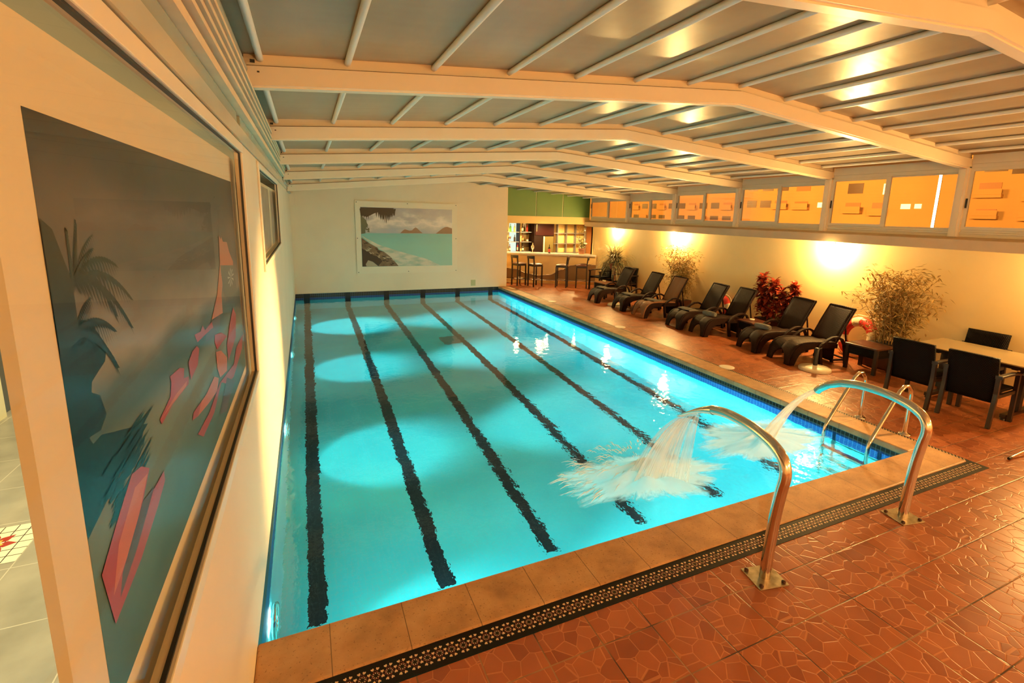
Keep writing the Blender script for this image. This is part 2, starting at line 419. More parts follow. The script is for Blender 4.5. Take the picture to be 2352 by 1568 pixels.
# mosaic border strip: real inlaid pieces
M['mblack'] = simple('black_mosaic', (.006,.004,.003,1), .5, spec=.2); M['mcream'] = simple('cream_mosaic', (.72,.50,.28,1), .4)
M['mred'] = simple('dark_red_mosaic', (.16,.018,.012,1), .4)
def mosaic(b, u0, u1, vc, hw, cell, fn, z):
    # fn(u, v) -> (x, y)
    def poly(pts, mi): 
        b.add([(*fn(*p), z + .0006*(1 if mi else 0)) for p in pts], [list(range(len(pts)))], mi)
    poly([(u0, vc-hw), (u1, vc-hw), (u1, vc+hw), (u0, vc+hw)], 0)
    n = int((u1-u0)/cell)
    heart = [(0,-.0085),(.0055,-.003),(.0085,.0035),(.0065,.0085),(.0025,.0082),(0,.0055),(-.0025,.0082),(-.0065,.0085),(-.0085,.0035),(-.0055,-.003)]
    def put(cx, cy, an, k=1.0):
        poly([(cx + k*(x*math.cos(an)-y*math.sin(an)), cy + k*(x*math.sin(an)+y*math.cos(an))) for x, y in heart], 1)
    for k in range(n):
        c = u0 + (k+.5)*cell
        for a in range(8):
            t = a*PI/4
            q = lambda r, d: (c + r*math.cos(t+d), vc + r*math.sin(t+d))
            poly([q(.0100,-.10), q(.0175,-.16), q(.0190,0), q(.0175,.16), q(.0100,.10)], 1)
            t += PI/8
            poly([q(.0155,0), q(.0212,-.27), q(.0268,0), q(.0212,.27)], 2)
        for sg in (-1, 1):
            for dx in (-1, 1): put(c + dx*.0125, vc + sg*.0365, (0 if sg > 0 else PI) - dx*sg*.30)
            put(c + .033, vc + sg*.0125, (0 if sg > 0 else PI))
            poly([(c, vc+sg*.0265), (c+.0042, vc+sg*.0310), (c, vc+sg*.0355), (c-.0042, vc+sg*.0310)][::sg], 2)
        poly([(c+.033, vc-.0042), (c+.0372, vc), (c+.033, vc+.0042), (c+.0288, vc)], 2)
b = MB(); mosaic(b, 0, 6.385, -.42, .08, .066, lambda u, v: (u, v), .003)
struct(b.build('trim_3', [M['mblack'], M['mcream'], M['mred']]), 'black mosaic border with cream and red rosettes along the near coping')
b = MB()
b.add([(6.33,-.339,.003),(6.385,-.339,.003),(6.385,12.2,.003),(6.33,12.2,.003)], [(0,1,2,3)], 0)
k = 0; y = -.32
while y < 12.1:
    b.add([(6.342,y,.0036),(6.358,y+.010,.0036),(6.342,y+.02,.0036)], [(0,1,2)], 1); b.add([(6.374,y+.014,.0036),(6.374,y+.034,.0036),(6.358,y+.024,.0036)], [(0,1,2)], 1); y += .03
struct(b.build('trim_4', [M['mblack'], M['mcream']]), 'thin chain mosaic line beside the long pool coping')

# ---------------- left wall with two windows into a corridor
def wall_with_holes(b, x0, x1, y0, y1, z0, z1, holes):
    ys = sorted({y0, y1, *[h[0] for h in holes], *[h[1] for h in holes]}); zs = sorted({z0, z1, *[h[2] for h in holes], *[h[3] for h in holes]})
    for i in range(len(ys)-1):
        for j in range(len(zs)-1):
            cy, cz = (ys[i]+ys[i+1])/2, (zs[j]+zs[j+1])/2
            if any(h[0] < cy < h[1] and h[2] < cz < h[3] for h in holes): continue
            b.box(x0, x1, ys[i], ys[i+1], zs[j], zs[j+1])
H1 = (-2.6, 1.0, 1.25, 2.67); H2 = (2.3, 5.55, 1.83, 2.67)
b = MB(); wall_with_holes(b, -.03, 0, -6, L, 0, 2.74, [H1, H2])
struct(b.build('wall_left', M['wall']), 'cream left wall running along the pool with two windows')
def left_window(nm, H, label):
    y0, y1, z0, z1 = H
    b = MB(); w = .055
    b.box(0, .016, y0-w, y1+w, z1, z1+w); b.box(0, .016, y0-w, y1+w, z0-w, z0); b.box(0, .016, y0-w, y0, z0, z1); b.box(0, .016, y1, y1+w, z0, z1)
    o = struct(b.build(nm, M['white'], bevel=.004), label)
    b = MB(); g = .007
    b.box(-.008, .0035, y0, y1, z1-g, z1); b.box(-.008, .0035, y0, y1, z0, z0+g); b.box(-.008, .0035, y1-g, y1, z0+g, z1-g); b.box(-.008, .0035, y0, y0+g, z0+g, z1-g)
    tag(b.build('gasket', M['black'], o), 'black rubber gasket around the pane')
    b = MB(); b.quad((-.015,y0+g,z0+g),(-.015,y1-g,z0+g),(-.015,y1-g,z1-g),(-.015,y0+g,z1-g)); b.build('pane', M['glass'], o)
left_window('window_1', H1, 'large white framed window in the left wall in front of the tropical mural')
left_window('window_2', H2, 'second white framed window further along the left wall')
b = MB(); b.box(-.03, .012, -6, L, 2.745, 2.83)
struct(b.build('trim_5', M['clere']), 'painted metal strip above the left windows')
b = MB()
for y0, y1 in ((-6, .93), (1.1, 5.6), (5.75, 12.2)): b.box(-.03, .006, y0, y1, 2.832, 2.90)
struct(b.build('trim_6', M['clere2']), 'green grey metal strip under the roof rails')
b = MB(); b.box(-.03, .045, -6, L, 2.905, 2.945)
zz = 2.945
for k in range(4):
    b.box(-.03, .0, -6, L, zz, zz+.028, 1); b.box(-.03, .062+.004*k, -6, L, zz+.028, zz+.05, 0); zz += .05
M['rail'] = simple('cream_rail', (.85,.64,.40,1), .4, var=.08, vscale=6)
struct(b.build('trim_7', [M['rail'], M['groove']]), 'stack of roof sliding rails on top of the left wall')

# corridor behind the glass
b = MB(); b.box(-2.8, -.03, -6, L, -.1, 0)
m, nt, nd, lk = newmat('grey_floor_slabs'); p = principled(nt, (.3,.27,.2,1), .3)
g = N(nt, 'ShaderNodeNewGeometry'); sp = N(nt, 'ShaderNodeSeparateXYZ'); lk.new(g.outputs['Position'], sp.inputs[0])
e = None
for k, off in ((0, 20.1), (1, 20.32)):
    fr = math_(nt, 'FRACT', math_(nt, 'DIVIDE', math_(nt, 'ADD', sp.outputs[k], off), .6)); q = math_(nt, 'MINIMUM', fr, math_(nt, 'SUBTRACT', 1.0, fr)); e = q if e is None else math_(nt, 'MINIMUM', e, q)
c = ramp(nt, noise(nt, g.outputs['Position'], 3, 5), [(.3, (.26,.235,.16,1)), (.7, (.40,.36,.25,1))])
lk.new(mixc(nt, math_(nt, 'LESS_THAN', e, .006), c, (.55,.5,.35,1)), p.inputs['Base Color'])
struct(b.build('floor_corridor', m), 'grey slab floor of the corridor behind the glass')
b = MB(); b.box(-2.9, -2.8, -6, L, 0, 2.95); b.box(-2.9, -.03, -6.1, -6, 0, 2.95); b.box(-2.9, -.03, L, L+.1, 0, 2.95)
struct(b.build('wall_corridor', M['dkgrey']), 'dark wall of the corridor behind the glass')
b = MB(); b.box(-2.9, -.04, -6, L, 2.95, 3.0)
struct(b.build('ceiling_corridor', M['ceil_int']), 'corridor ceiling')
b = MB(); b.box(-2.8, -2.74, 4.16, 4.34, 0, 2.1); b.box(-2.8, -2.74, 5.2, 5.38, 0, 2.1); b.box(-2.8, -2.74, 4.34, 5.2, 2.0, 2.1)
struct(b.build('door_1', M['cream']), 'cream door frame in the corridor')
# star inlay
b = MB(); x0, x1, y0, y1 = -1.98, -1.50, 1.35, 1.83
b.quad((x0,y0,.002),(x1,y0,.002),(x1,y1,.002),(x0,y1,.002), 0)
for k in range(1, 6):
    t = k/6
    xx = x0+(x1-x0)*t; yy = y0+(y1-y0)*t
    b.quad((xx-.003,y0,.0025),(xx+.003,y0,.0025),(xx+.003,y1,.0025),(xx-.003,y1,.0025), 3); b.quad((x0,yy-.003,.0025),(x1,yy-.003,.0025),(x1,yy+.003,.0025),(x0,yy+.003,.0025), 3)
cx, cy = (x0+x1)/2, (y0+y1)/2
for k in range(8):
    a = k*PI/4
    q = lambda r, d: (cx + r*math.cos(a+d), cy + r*math.sin(a+d), .003)
    b.add([q(.04,0), q(.10,-.36), q(.155,0), q(.10,.36)], [(0,1,2,3)], 1)
    b.add([(cx,cy,.0034), (q(.062,-.39)[0], q(.062,-.39)[1], .0034), (q(.085,0)[0], q(.085,0)[1], .0034), (q(.062,.39)[0], q(.062,.39)[1], .0034)], [(0,1,2,3)], 2)
struct(b.build('trim_8', [simple('ivory_tile', (.82,.76,.50,1), .3), simple('red_star_tile', (.40,.03,.012,1), .3), simple('yellow_star_tile', (.75,.48,.06,1), .3), M['rust']]), 'ivory tile inlay with a red and yellow star in the corridor floor')

# ---------------- far wall, bar alcove, right wall, wall behind
b = MB(); b.box(-.03, 6.28, L, L+.14, 0, 3.35)
struct(b.build('wall_far', M['wall']), 'cream far wall at the end of the pool')
b = MB(); b.box(0, .12, 12.0, L, 2.37, 2.74)
struct(b.build('trim_9', M['wall']), 'small plaster box in the far left corner under the rails')
b = MB(); b.box(6.28, RX+.02, 12.30, 12.42, 2.06, 2.30)
b.box(6.28, 10.9, 12.42, 14.5, 2.10, 2.2)
struct(b.build('trim_10', M['fascia']), 'yellow fascia over the bar opening')
b = MB(); 
for x0, x1 in ((6.28, 7.315), (7.345, 8.315), (8.345, RX+.02)): b.box(x0, x1, 12.31, 12.40, 2.305, 3.3, 0)
b.box(6.28, RX+.02, 12.33, 12.41, 2.30, 3.3, 1)
struct(b.build('trim_11', [M['green'], M['cream']]), 'green panels with pale seams above the bar')
for nm_, bx_ in (('wall_bar_back', (6.28, 10.9, 14.5, 14.6)), ('wall_bar_right', (10.8, 10.9, 12.1, 14.5)), ('wall_bar_left', (6.14, 6.28, L+.14, 14.6))):
    b = MB(); b.box(*bx_, 0, 2.2); struct(b.build(nm_, M['fascia']), 'yellow wall of the bar')
b = MB(); b.box(RX, RX+.12, -6, 12.1, 0, 2.17); b.box(RX, 10.9, 12.02, 12.1, 0, 2.17)
struct(b.build('wall_right', M['wallr']), 'yellow right wall lit by lamps under the ledge')
b = MB(); b.prism([(9.20,2.0),(RX+.1,2.0),(RX+.1,2.19),(RX-.02,2.19),(9.20,2.155)], 'y', -6, 12.30)
struct(b.build('trim_12', M['soffit'], bevel=.006), 'plaster ledge under the right windows')
b = MB(); b.box(-2.9, RX+.2, -6.15, -6.0, 0, 3.9)
struct(b.build('wall_front', M['wall']), 'cream wall behind the viewer')

# ---------------- retractable roof
def frame_poly(i, lo, hi):
    xl, xg, xr = 0.02, 4.65, 9.42
    return [(xl, ZL[i]+lo), (xg, ZG[i]+lo), (xr, ZR[i]+lo), (xr, ZR[i]+hi), (xg, ZG[i]+hi), (xl, ZL[i]+hi)]
def arch(b, i, lo, hi, y0, y1, mi=0):
    P = frame_poly(i, lo, hi)
    b.prism([P[0], P[1], P[4], P[5]], 'y', y0, y1, mi); b.prism([P[1], P[2], P[3], P[4]], 'y', y0, y1, mi)
for i, y in enumerate(BY):
    b = MB()
    arch(b, i, 0, .125, y-.07, y+.06); arch(b, i, -.012, .03, y-.045, y+.04); arch(b, i, .13, .215, y-.03, y+.05); arch(b, i, .122, .134, y-.05, y+.045, 1)
    b.box(9.33, 9.47, y-.07, y+.06, 2.19, ZR[i]+.02)
    b.box(9.315, 9.33, y-.04, y+.03, 2.19, ZR[i]-.01)
    o = struct(b.build('trim_%d' % (13+i), [M['beam'], M['groove']]), 'white roof arch number %d from the camera' % (i+1))
    b = MB(); b.box(.06, .09, y-.075, y-.068, ZL[i]+.15, ZL[i]+.17); b.box(.10, .115, y-.073, y-.068, ZL[i]+.09, ZL[i]+.10); b.box(-.02, .02, y-.1, y+.1, ZL[i]+.02, ZL[i]+.16)
    b.build('end_bracket', M['black'], o)
XB = [.12] + [.7 + .65*k for k in range(6)] + [4.65] + [5.35 + .62*k for k in range(6)] + [9.05]
def zroof(i, x, off):
    if x <= 4.65: return ZL[i] + (ZG[i]-ZL[i])*(x-.02)/4.63 + off
    return ZG[i] + (ZR[i]-ZG[i])*(x-4.65)/4.77 + off
for i in range(0, 7):
    j = min(i, 5); y1 = BY[i] if i < 6 else 12.25; y0 = (BY[i-1] if i else -6.0)
    off = .205 if i < 6 else .10
    b = MB()
    z0, zg, z1 = ZL[j]+off, ZG[j]+off, ZR[j]+off
    b.prism([(-.03, z0), (4.65, zg), (9.5, z1), (9.5, z1+.02), (4.65, zg+.02), (-.03, z0+.02)][0:2] + [(4.65, zg+.02), (-.03, z0+.02)], 'y', y0, y1)
    b.prism([(4.65, zg), (9.5, z1), (9.5, z1+.02), (4.65, zg+.02)], 'y', y0, y1)
    o = struct(b.build('ceiling_%d' % (i+1), M['roof']), 'smoky translucent roof section %d from the camera' % (i+1))
    for x in (XB if i else XB):
        b = MB(); zb = zroof(j, x, off-.022)
        b.tube([(x, max(y0, -2.7)+.05, zb), (x, y1-.02, zb)], .024, 8)
        b.build('glazing_bar', M['bar'], o)
    b = MB(); b.box(-.028, -.01, y0, y1, 3.13, z0); b.box(-.01, .03, y0, y1, 3.145, 3.19); b.tube([(.015, y0, z0-.1), (.015, y1, z0-.1)], .03, 8)
    b.build('side_sheet', M['panelgrey'], o)

# ---------------- right clerestory windows
for i in range(0, 7):
    y1 = (BY[i] if i < 6 else 12.28) - .07; y0 = (BY[i-1] if i else -2.7) + .07
    j = min(i, 5); zt = ZR[j] + (0 if i < 6 else -.0)
    zb = 2.30; ym = (y0+y1)/2
    b = MB()
    b.box(9.38, 9.46, y0, y1, 2.19, zb-.06); b.box(9.36, 9.46, y0, y1, zb-.06, zb-.035); b.box(9.39, 9.46, y0, y1, zb-.035, zb); b.box(9.38, 9.46, y0, y1, zt, zt+.06); b.box(9.365, 9.46, y0, y1, zt+.06, zt+.19)
    b.box(9.42, 9.46, y0, y0+.03, zb, zt)
    o = struct(b.build('window_%d' % (3+i), M['winframe'], bevel=.004), 'sliding window of the right clerestory, number %d from the camera' % (i+1))
    f = .045
    b = MB(); b.box(9.375, 9.41, ym-.03, y1, zb, zb+f); b.box(9.375, 9.41, ym-.03, y1, zt-f, zt); b.box(9.375, 9.41, y1-f, y1, zb+f, zt-f); b.box(9.375, 9.41, ym-.03, ym+f, zb+f, zt-f)
    s = b.build('sash', M['winframe'], o)
    b = MB(); b.quad((9.393, ym, zb+.03), (9.393, y1-.02, zb+.03), (9.393, y1-.02, zt-.03), (9.393, ym, zt-.03)); b.build('pane', M['glassdim'], s)
    b = MB(); b.box(9.415, 9.44, y0, ym+.02, zb, zb+.02); b.box(9.415, 9.44, y0, ym+.02, zt-.02, zt); b.box(9.415, 9.44, y0, y0+.03, zb+.02, zt-.02); b.box(9.415, 9.44, ym-.01, ym+.02, zb+.02, zt-.02)
    s = b.build('sash', M['winframe'], o)
    b = MB(); b.quad((9.428, y0+.01, zb+.01), (9.428, ym, zb+.01), (9.428, ym, zt-.01), (9.428, y0+.01, zt-.01)); b.build('pane', M['glassdim'], s)
    b = MB(); b.box(9.36, 9.376, y1-.03, y1-.012, 2.62, 2.76); tag(b.build('latch', M['black'], o), 'black latch')

# ================================================================== PICTURES
# tropical print on a white board behind the first window
b = MB(); b.box(-.078, -.06, -1.66, 1.24, 1.12, 2.64)
t = b.build('tropical_mural_board', M['board']); tag(t, 'white board with a large tropical beach print standing behind the front left window', 'mural')
m, nt, nd, lk = newmat('mural_sky_and_sand'); p = principled(nt, (.1,.1,.1,1), .4, spec=.3)
g = N(nt, 'ShaderNodeNewGeometry'); sp = N(nt, 'ShaderNodeSeparateXYZ'); lk.new(g.outputs['Position'], sp.inputs[0])
nz = noise(nt, coords(nt, (1, 1.1, 3)), 2.0, 5)
zz_ = math_(nt, 'ADD', sp.outputs[2], math_(nt, 'MULTIPLY', math_(nt, 'SUBTRACT', nz, .5), .18))
zz_ = math_(nt, 'ADD', zz_, math_(nt, 'MULTIPLY', math_(nt, 'ADD', sp.outputs[1], .3), .06))
f = math_(nt, 'DIVIDE', math_(nt, 'SUBTRACT', zz_, 1.3), 1.2)
c = ramp(nt, f, [(0, (.08,.16,.17,1)), (.18, (.14,.19,.17,1)), (.33, (.25,.27,.22,1)), (.42, (.08,.12,.13,1)), (.47, (.12,.15,.16,1)), (.53, (.34,.31,.29,1)), (.60, (.24,.22,.22,1)), (.68, (.12,.11,.12,1)), (.78, (.15,.125,.125,1)), (.9, (.05,.05,.06,1)), (1, (.03,.03,.035,1))])
cl2 = noise(nt, coords(nt, (1, .8, 1.6)), 3.5, 5)
c = mixc(nt, .5, c, ramp(nt, cl2, [(.35, (.55,.55,.55,1)), (.7, (1,1,1,1))]), 'MULTIPLY')
lk.new(c, p.inputs['Base Color'])
pm = [m, flatc('mural_palm', (.006,.005,.004,1)), flatc('mural_red', (.42,.035,.03,1)), flatc('mural_orange', (.60,.14,.05,1)), flatc('mural_pale_orange', (.55,.20,.12,1)), flatc('mural_grey', (.15,.15,.15,1)), flatc('mural_violet', (.12,.07,.09,1)), flatc('mural_palm_green', (.018,.017,.009,1)), flatc('mural_white', (.6,.6,.55,1))]
b = MB(); X = -.0596
b.quad((X,-1.53,1.295),(X,1.0,1.295),(X,1.0,2.49),(X,-1.53,2.49), 0)
layer = [0]
def poly(pts, mi):
    layer[0] += 1
    b.add([(X + .000004*layer[0], max(-1.53, min(1.0, y)), z) for y, z in pts], [list(range(len(pts)))], mi)
def frond(y, z, an, ln, sag, mi, w=.05, n=16):
    # drooping palm leaf with leaflets
    pts = []
    for k in range(n+1):
        t_ = k/n; pts.append((y + math.cos(an)*ln*t_, z + math.sin(an)*ln*t_*.6 - sag*t_*t_))
    for k in range(n):
        (ya, za), (yb, zb) = pts[k], pts[k+1]
        ww = w*(math.sin(PI*min(1, .15+.85*k/n)) + .25)
        for s in (1, -1):
            poly([(ya, za), (yb, zb), (yb + .02*math.cos(an), zb - ww*(1 if s > 0 else .35)*s - .01), (ya + .012, za - ww*.25*s)], mi)
poly([(-1.53,2.14),(-1.38,2.10),(-1.31,2.03),(-1.33,2.0),(-1.41,1.98),(-1.42,1.96),(-1.38,1.94),(-1.36,1.89),(-1.40,1.87),(-1.46,1.88),(-1.42,1.82),(-1.53,1.82)], 1)
poly([(-1.53,1.86),(-1.40,1.86),(-1.1,1.76),(-1.3,1.74),(-1.53,1.70)], 1)
for an, ln, sg, mi in ((1.3,.20,.0,7),(1.0,.24,.04,7),(.6,.30,.10,7),(.2,.33,.13,7),(-.1,.30,.14,7),(.4,.22,.16,7),(2.2,.14,.03,7),(2.7,.14,.09,7),(1.55,.17,0,7),(.8,.17,.02,7)):
    frond(-1.44, 2.19, an, ln, sg, mi, .034)
for an, ln, sg in ((.9,.16,.02),(.3,.22,.08),(-.2,.20,.10),(1.4,.12,.0)): frond(-1.47, 2.09, an, ln, sg, 1, .04)
poly([(-1.53,2.31),(-1.49,2.29),(-1.44,2.19),(-1.44,2.08),(-1.53,2.06)], 7)
for k in range(60):
    y = random.uniform(-1.45, -1.2); z = 1.75 + random.uniform(-.09, .05)
    poly([(y, z), (y+random.uniform(.06,.2), z+.012), (y+.05, z-.006)], 1)
poly([(.34,2.19),(.40,2.165),(.42,2.18),(.46,2.15),(.6,2.14),(.66,2.08),(.79,2.01),(.78,1.99),(.36,1.96),(.26,1.89),(.25,1.8),(-.07,1.83),(.13,1.91),(.30,2.05)], 4)
poly([(.30,2.04),(.78,1.99),(.86,1.83),(.59,1.83),(.34,1.87)], 5)
for k in range(9):
    a = k*.7; poly([(.64,1.935),(.64+.13*math.cos(a),1.935+.055*math.sin(a)),(.64+.11*math.cos(a+.25),1.935+.045*math.sin(a+.25))], 8)
poly([(-.21,1.83),(.16,1.81),(.13,1.75),(-.11,1.75),(-.25,1.77)], 6)
poly([(-1.14,1.65),(-1.20,1.685),(-1.27,1.70),(-1.37,1.66),(-1.50,1.60),(-1.47,1.46),(-1.28,1.48),(-1.11,1.52),(-1.02,1.55),(-1.02,1.58),(-1.12,1.58),(-1.22,1.60)], 2)
poly([(-1.16,1.645),(-1.26,1.66),(-1.40,1.60),(-1.46,1.52),(-1.3,1.56)], 3)
poly([(-1.12,1.585),(-1.22,1.60),(-1.40,1.53),(-1.43,1.49),(-1.3,1.52)], 6)
poly([(-1.0,1.73),(-.87,1.75),(-.84,1.79),(-.85,1.81),(-.72,1.80),(-.66,1.78),(-.68,1.75),(-.61,1.735),(-.62,1.71),(-.85,1.72),(-.99,1.71)], 2)
poly([(-.99,1.725),(-.8,1.735),(-.64,1.728),(-.66,1.715),(-.86,1.723)], 3)
poly([(-.59,1.78),(-.51,1.80),(-.43,1.80),(-.39,1.78),(-.44,1.73),(-.58,1.71)], 2)
poly([(-.45,1.85),(-.33,1.835),(-.28,1.85),(-.24,1.82),(-.07,1.82),(-.05,1.79),(-.21,1.80),(-.41,1.81)], 2)
poly([(.96,1.52),(.87,1.45),(.43,1.40),(.18,1.44),(.03,1.50),(-.21,1.44),(-.47,1.44),(-.56,1.49),(-.32,1.48),(-.01,1.51),(.47,1.46),(.63,1.52)], 2)
poly([(.63,1.76),(.72,1.70),(.64,1.58),(.29,1.53),(.29,1.62),(.45,1.70)], 2)
poly([(-.04,1.67),(.10,1.64),(.26,1.56),(.22,1.50),(.01,1.53),(-.04,1.59)], 3)
poly([(-.62,1.57),(-.59,1.59),(-.34,1.57),(-.13,1.58),(-.03,1.54),(-.10,1.50),(-.31,1.52),(-.53,1.55)], 3)
poly([(-.62,1.57),(-.59,1.59),(-.44,1.578),(-.53,1.55)], 2)
poly([(-.03,1.75),(.15,1.72),(.32,1.66),(.13,1.67),(.0,1.67),(-.05,1.72)], 2)
poly([(.20,1.47),(.47,1.36),(.23,1.35),(.11,1.32),(-.08,1.38)], 6)
b.build('print', pm, t)

# three part picture behind the second window
b = MB(); b.box(-.08, -.06, 3.0, 6.95, 1.79, 2.60)
t = tag(b.build('triptych_board', M['board']), 'white board with three brown prints behind the second left window', 'picture')
mm = simple('brown_print', (.42,.31,.24,1), .35, var=.35, vscale=4)
for y0, y1 in ((3.35, 4.55), (4.85, 5.75), (5.98, 6.80)):
    b = MB(); b.quad((-.0596,y0,1.85),(-.0596,y1,1.85),(-.0596,y1,2.565),(-.0596,y0,2.565)); b.build('print', mm, t)

# far wall beach photograph
b = MB(); b.box(1.64, 4.60, L-.03, L-.004, .53, 2.60)
t = tag(b.build('beach_picture', simple('picture_backing', (.80,.69,.50,1), .35, spec=.3)), 'big framed beach photograph with two islands on the far wall', 'picture')
b = MB()
sea, nt, nd, lk = newmat('beach_print'); p = principled(nt, (.2,.5,.45,1), .22, spec=.5)
g = N(nt, 'ShaderNodeNewGeometry'); sp = N(nt, 'ShaderNodeSeparateXYZ'); lk.new(g.outputs['Position'], sp.inputs[0])
nz = noise(nt, coords(nt, (1, 1, 2.2)), 2.4, 5)
f = math_(nt, 'ADD', math_(nt, 'DIVIDE', math_(nt, 'SUBTRACT', sp.outputs[2], .73), 1.70), math_(nt, 'MULTIPLY', math_(nt, 'SUBTRACT', nz, .5), math_(nt, 'MULTIPLY', math_(nt, 'GREATER_THAN', sp.outputs[2], 1.705), .5)))
f = math_(nt, 'MAXIMUM', f, math_(nt, 'MULTIPLY', math_(nt, 'GREATER_THAN', sp.outputs[2], 1.705), .575))
c = ramp(nt, f, [(0, (.30,.52,.42,1)), (.35, (.20,.50,.42,1)), (.565, (.10,.40,.38,1)), (.573, (.30,.36,.40,1)), (.66, (.38,.40,.40,1)), (.76, (.62,.58,.52,1)), (.86, (.34,.35,.36,1)), (1, (.27,.29,.32,1))])
lk.new(c, p.inputs['Base Color'])
surf, nt, nd, lk = newmat('beach_surf'); p = principled(nt, (.5,.5,.4,1), .25)
lk.new(ramp(nt, noise(nt, coords(nt, (1,1,3)), 4, 5), [(.3, (.28,.42,.34,1)), (.6, (.60,.58,.45,1))]), p.inputs['Base Color'])
fm = [sea, surf, flatc('beach_islands', (.27,.15,.08,1)), flatc('beach_palm', (.03,.02,.01,1)), simple('beach_rocks', (.15,.10,.05,1), .4, var=.6, vscale=9), flatc('beach_dark', (.02,.013,.008,1)), flatc('beach_sand_rock', (.40,.33,.22,1)), flatc('beach_shrub', (.10,.11,.06,1))]
Yp = L-.0304
b.quad((1.78,Yp,.73),(4.44,Yp,.73),(4.44,Yp,2.43),(1.78,Yp,2.43), 0)
layer = [0]
def poly2(pts, mi):
    layer[0] += 1; b.add([(x, Yp - .00003*layer[0], z) for x, z in pts], [list(range(len(pts)))], mi)
poly2([(1.80,1.62),(1.89,1.56),(2.25,1.37),(2.84,1.17),(3.64,.94),(4.07,.735),(2.81,.735),(2.56,1.03),(2.40,1.16),(2.22,1.28),(2.0,1.41)], 1)
poly2([(2.87,1.70),(2.94,1.77),(3.01,1.82),(3.08,1.80),(3.15,1.78),(3.22,1.79),(3.28,1.85),(3.33,1.88),(3.39,1.84),(3.46,1.77),(3.54,1.71)], 2)
poly2([(3.93,1.70),(4.05,1.79),(4.14,1.86),(4.22,1.90),(4.29,1.91),(4.44,1.86),(4.44,1.70)], 2)
poly2([(1.785,1.57),(2.0,1.41),(2.22,1.28),(2.25,1.22),(2.40,1.16),(2.56,1.03),(2.66,.92),(2.81,.735),(1.785,.735)], 4)
poly2([(1.785,1.26),(1.97,1.16),(2.1,1.06),(2.24,1.0),(2.35,.89),(2.23,.75),(1.785,.74)], 5)
poly2([(1.88,.80),(1.95,.92),(2.08,.87),(2.23,.74),(1.90,.74)], 6); poly2([(2.43,.89),(2.51,.94),(2.63,.81),(2.72,.74),(2.47,.74)], 4)
for k in range(40):
    x = random.uniform(1.8, 2.6); z = 1.52-(x-1.8)*.72 - random.uniform(0, .25)
    if z > .78: poly2([(x, z), (x+random.uniform(.06,.16), z-.035), (x+.05, z-.06)], random.choice((4,5,5,6)))
poly2([(1.785,2.42),(2.72,2.42),(2.6,2.33),(2.2,2.28),(1.95,2.15),(1.785,2.2)], 3)
for k in range(46):
    x = random.uniform(1.8, 2.75); l = random.uniform(.12, .22) + .22*max(0, 1-abs(x-2.45)/.3) + (.1 if x < 2.0 else 0)
    poly2([(x-.04, 2.38), (x+.03, 2.40), (x+random.uniform(-.02,.02), 2.38-l)], 3)
poly2([(1.785,2.2),(1.92,2.07),(1.97,1.92),(1.90,1.80),(1.90,1.69),(1.785,1.67)], 7)
for k in range(20):
    x = random.uniform(1.8, 1.97); z = random.uniform(1.72, 2.05); poly2([(x, z), (x+.05, z+.04), (x+.06, z-.03)], 7)
b.build('print', fm, t)
for x, z in ((1.68,2.56),(3.1,2.56),(4.56,2.56),(1.68,1.55),(4.56,1.55),(1.68,.57),(3.1,.57),(4.56,.57)):
    b = MB(); b.box(x-.011, x+.011, L-.034, L-.029, z-.011, z+.011); b.build('screw', M['black'], t)
b = MB(); b.box(5.06, 5.21, L-.012, L-.001, .06, .25)
tag(b.build('access_plate', simple('pale_green_plate', (.42,.45,.22,1), .5), bevel=.003), 'small pale green square plate low on the far wall', 'plate')

# ================================================================== POOL FITTINGS
for y, nm in ((9.15, 'round white skimmer lid in the deck nearest the bar'), (5.91, 'round white skimmer lid in the deck, middle of the three'), (2.91, 'round white skimmer lid in the deck nearest the pool ladder')):
    b = MB(); b.lathe([(.118,.004),(.12,.014),(.105,.018),(0.0001,.02)], (6.42, y, 0), 28)
    tag(b.build('skimmer_lid', M['lid']), nm, 'lid', 'skimmer lids beside the pool')
b = MB(); b.box(3.05, 3.45, 7.75, 8.35, PB+.001, PB+.02)
for k in range(7): b.box(3.07+.055*k, 3.09+.055*k, 7.78, 8.32, PB+.02, PB+.028)
tag(b.build('main_drain', M['drain']), 'dark rectangular drain cover on the pool bottom', 'drain')
M['lampglow'] = emit('underwater_lamp_glass', (.75,1,1,1), 40)
for k, y in enumerate((.62, 3.62, 6.85, 10.0)):
    t = thing('underwater_lamp', ['glowing round underwater lamp on the left pool wall nearest the viewer', 'second glowing underwater lamp along the left pool wall', 'third glowing underwater lamp along the left pool wall', 'glowing underwater lamp on the left pool wall nearest the far wall'][k], 'lamp', (0, y, -.55), 0, 'underwater lamps on the left pool wall')
    b = MB(); ring = [(.035, .13*math.cos(a), .13*math.sin(a)) for a in [2*PI*i/24 for i in range(24)]]
    b.tube(ring, .014, 8, closed=True); b.build('rim', M['steel'], t)
    b = MB(); b.add([(.03,0,0)] + [(.03, .115*math.cos(2*PI*i/24), .115*math.sin(2*PI*i/24)) for i in range(24)], [(0, 1+i, 1+(i+1) % 24) for i in range(24)])
    b.build('lens', M['lampglow'], t)

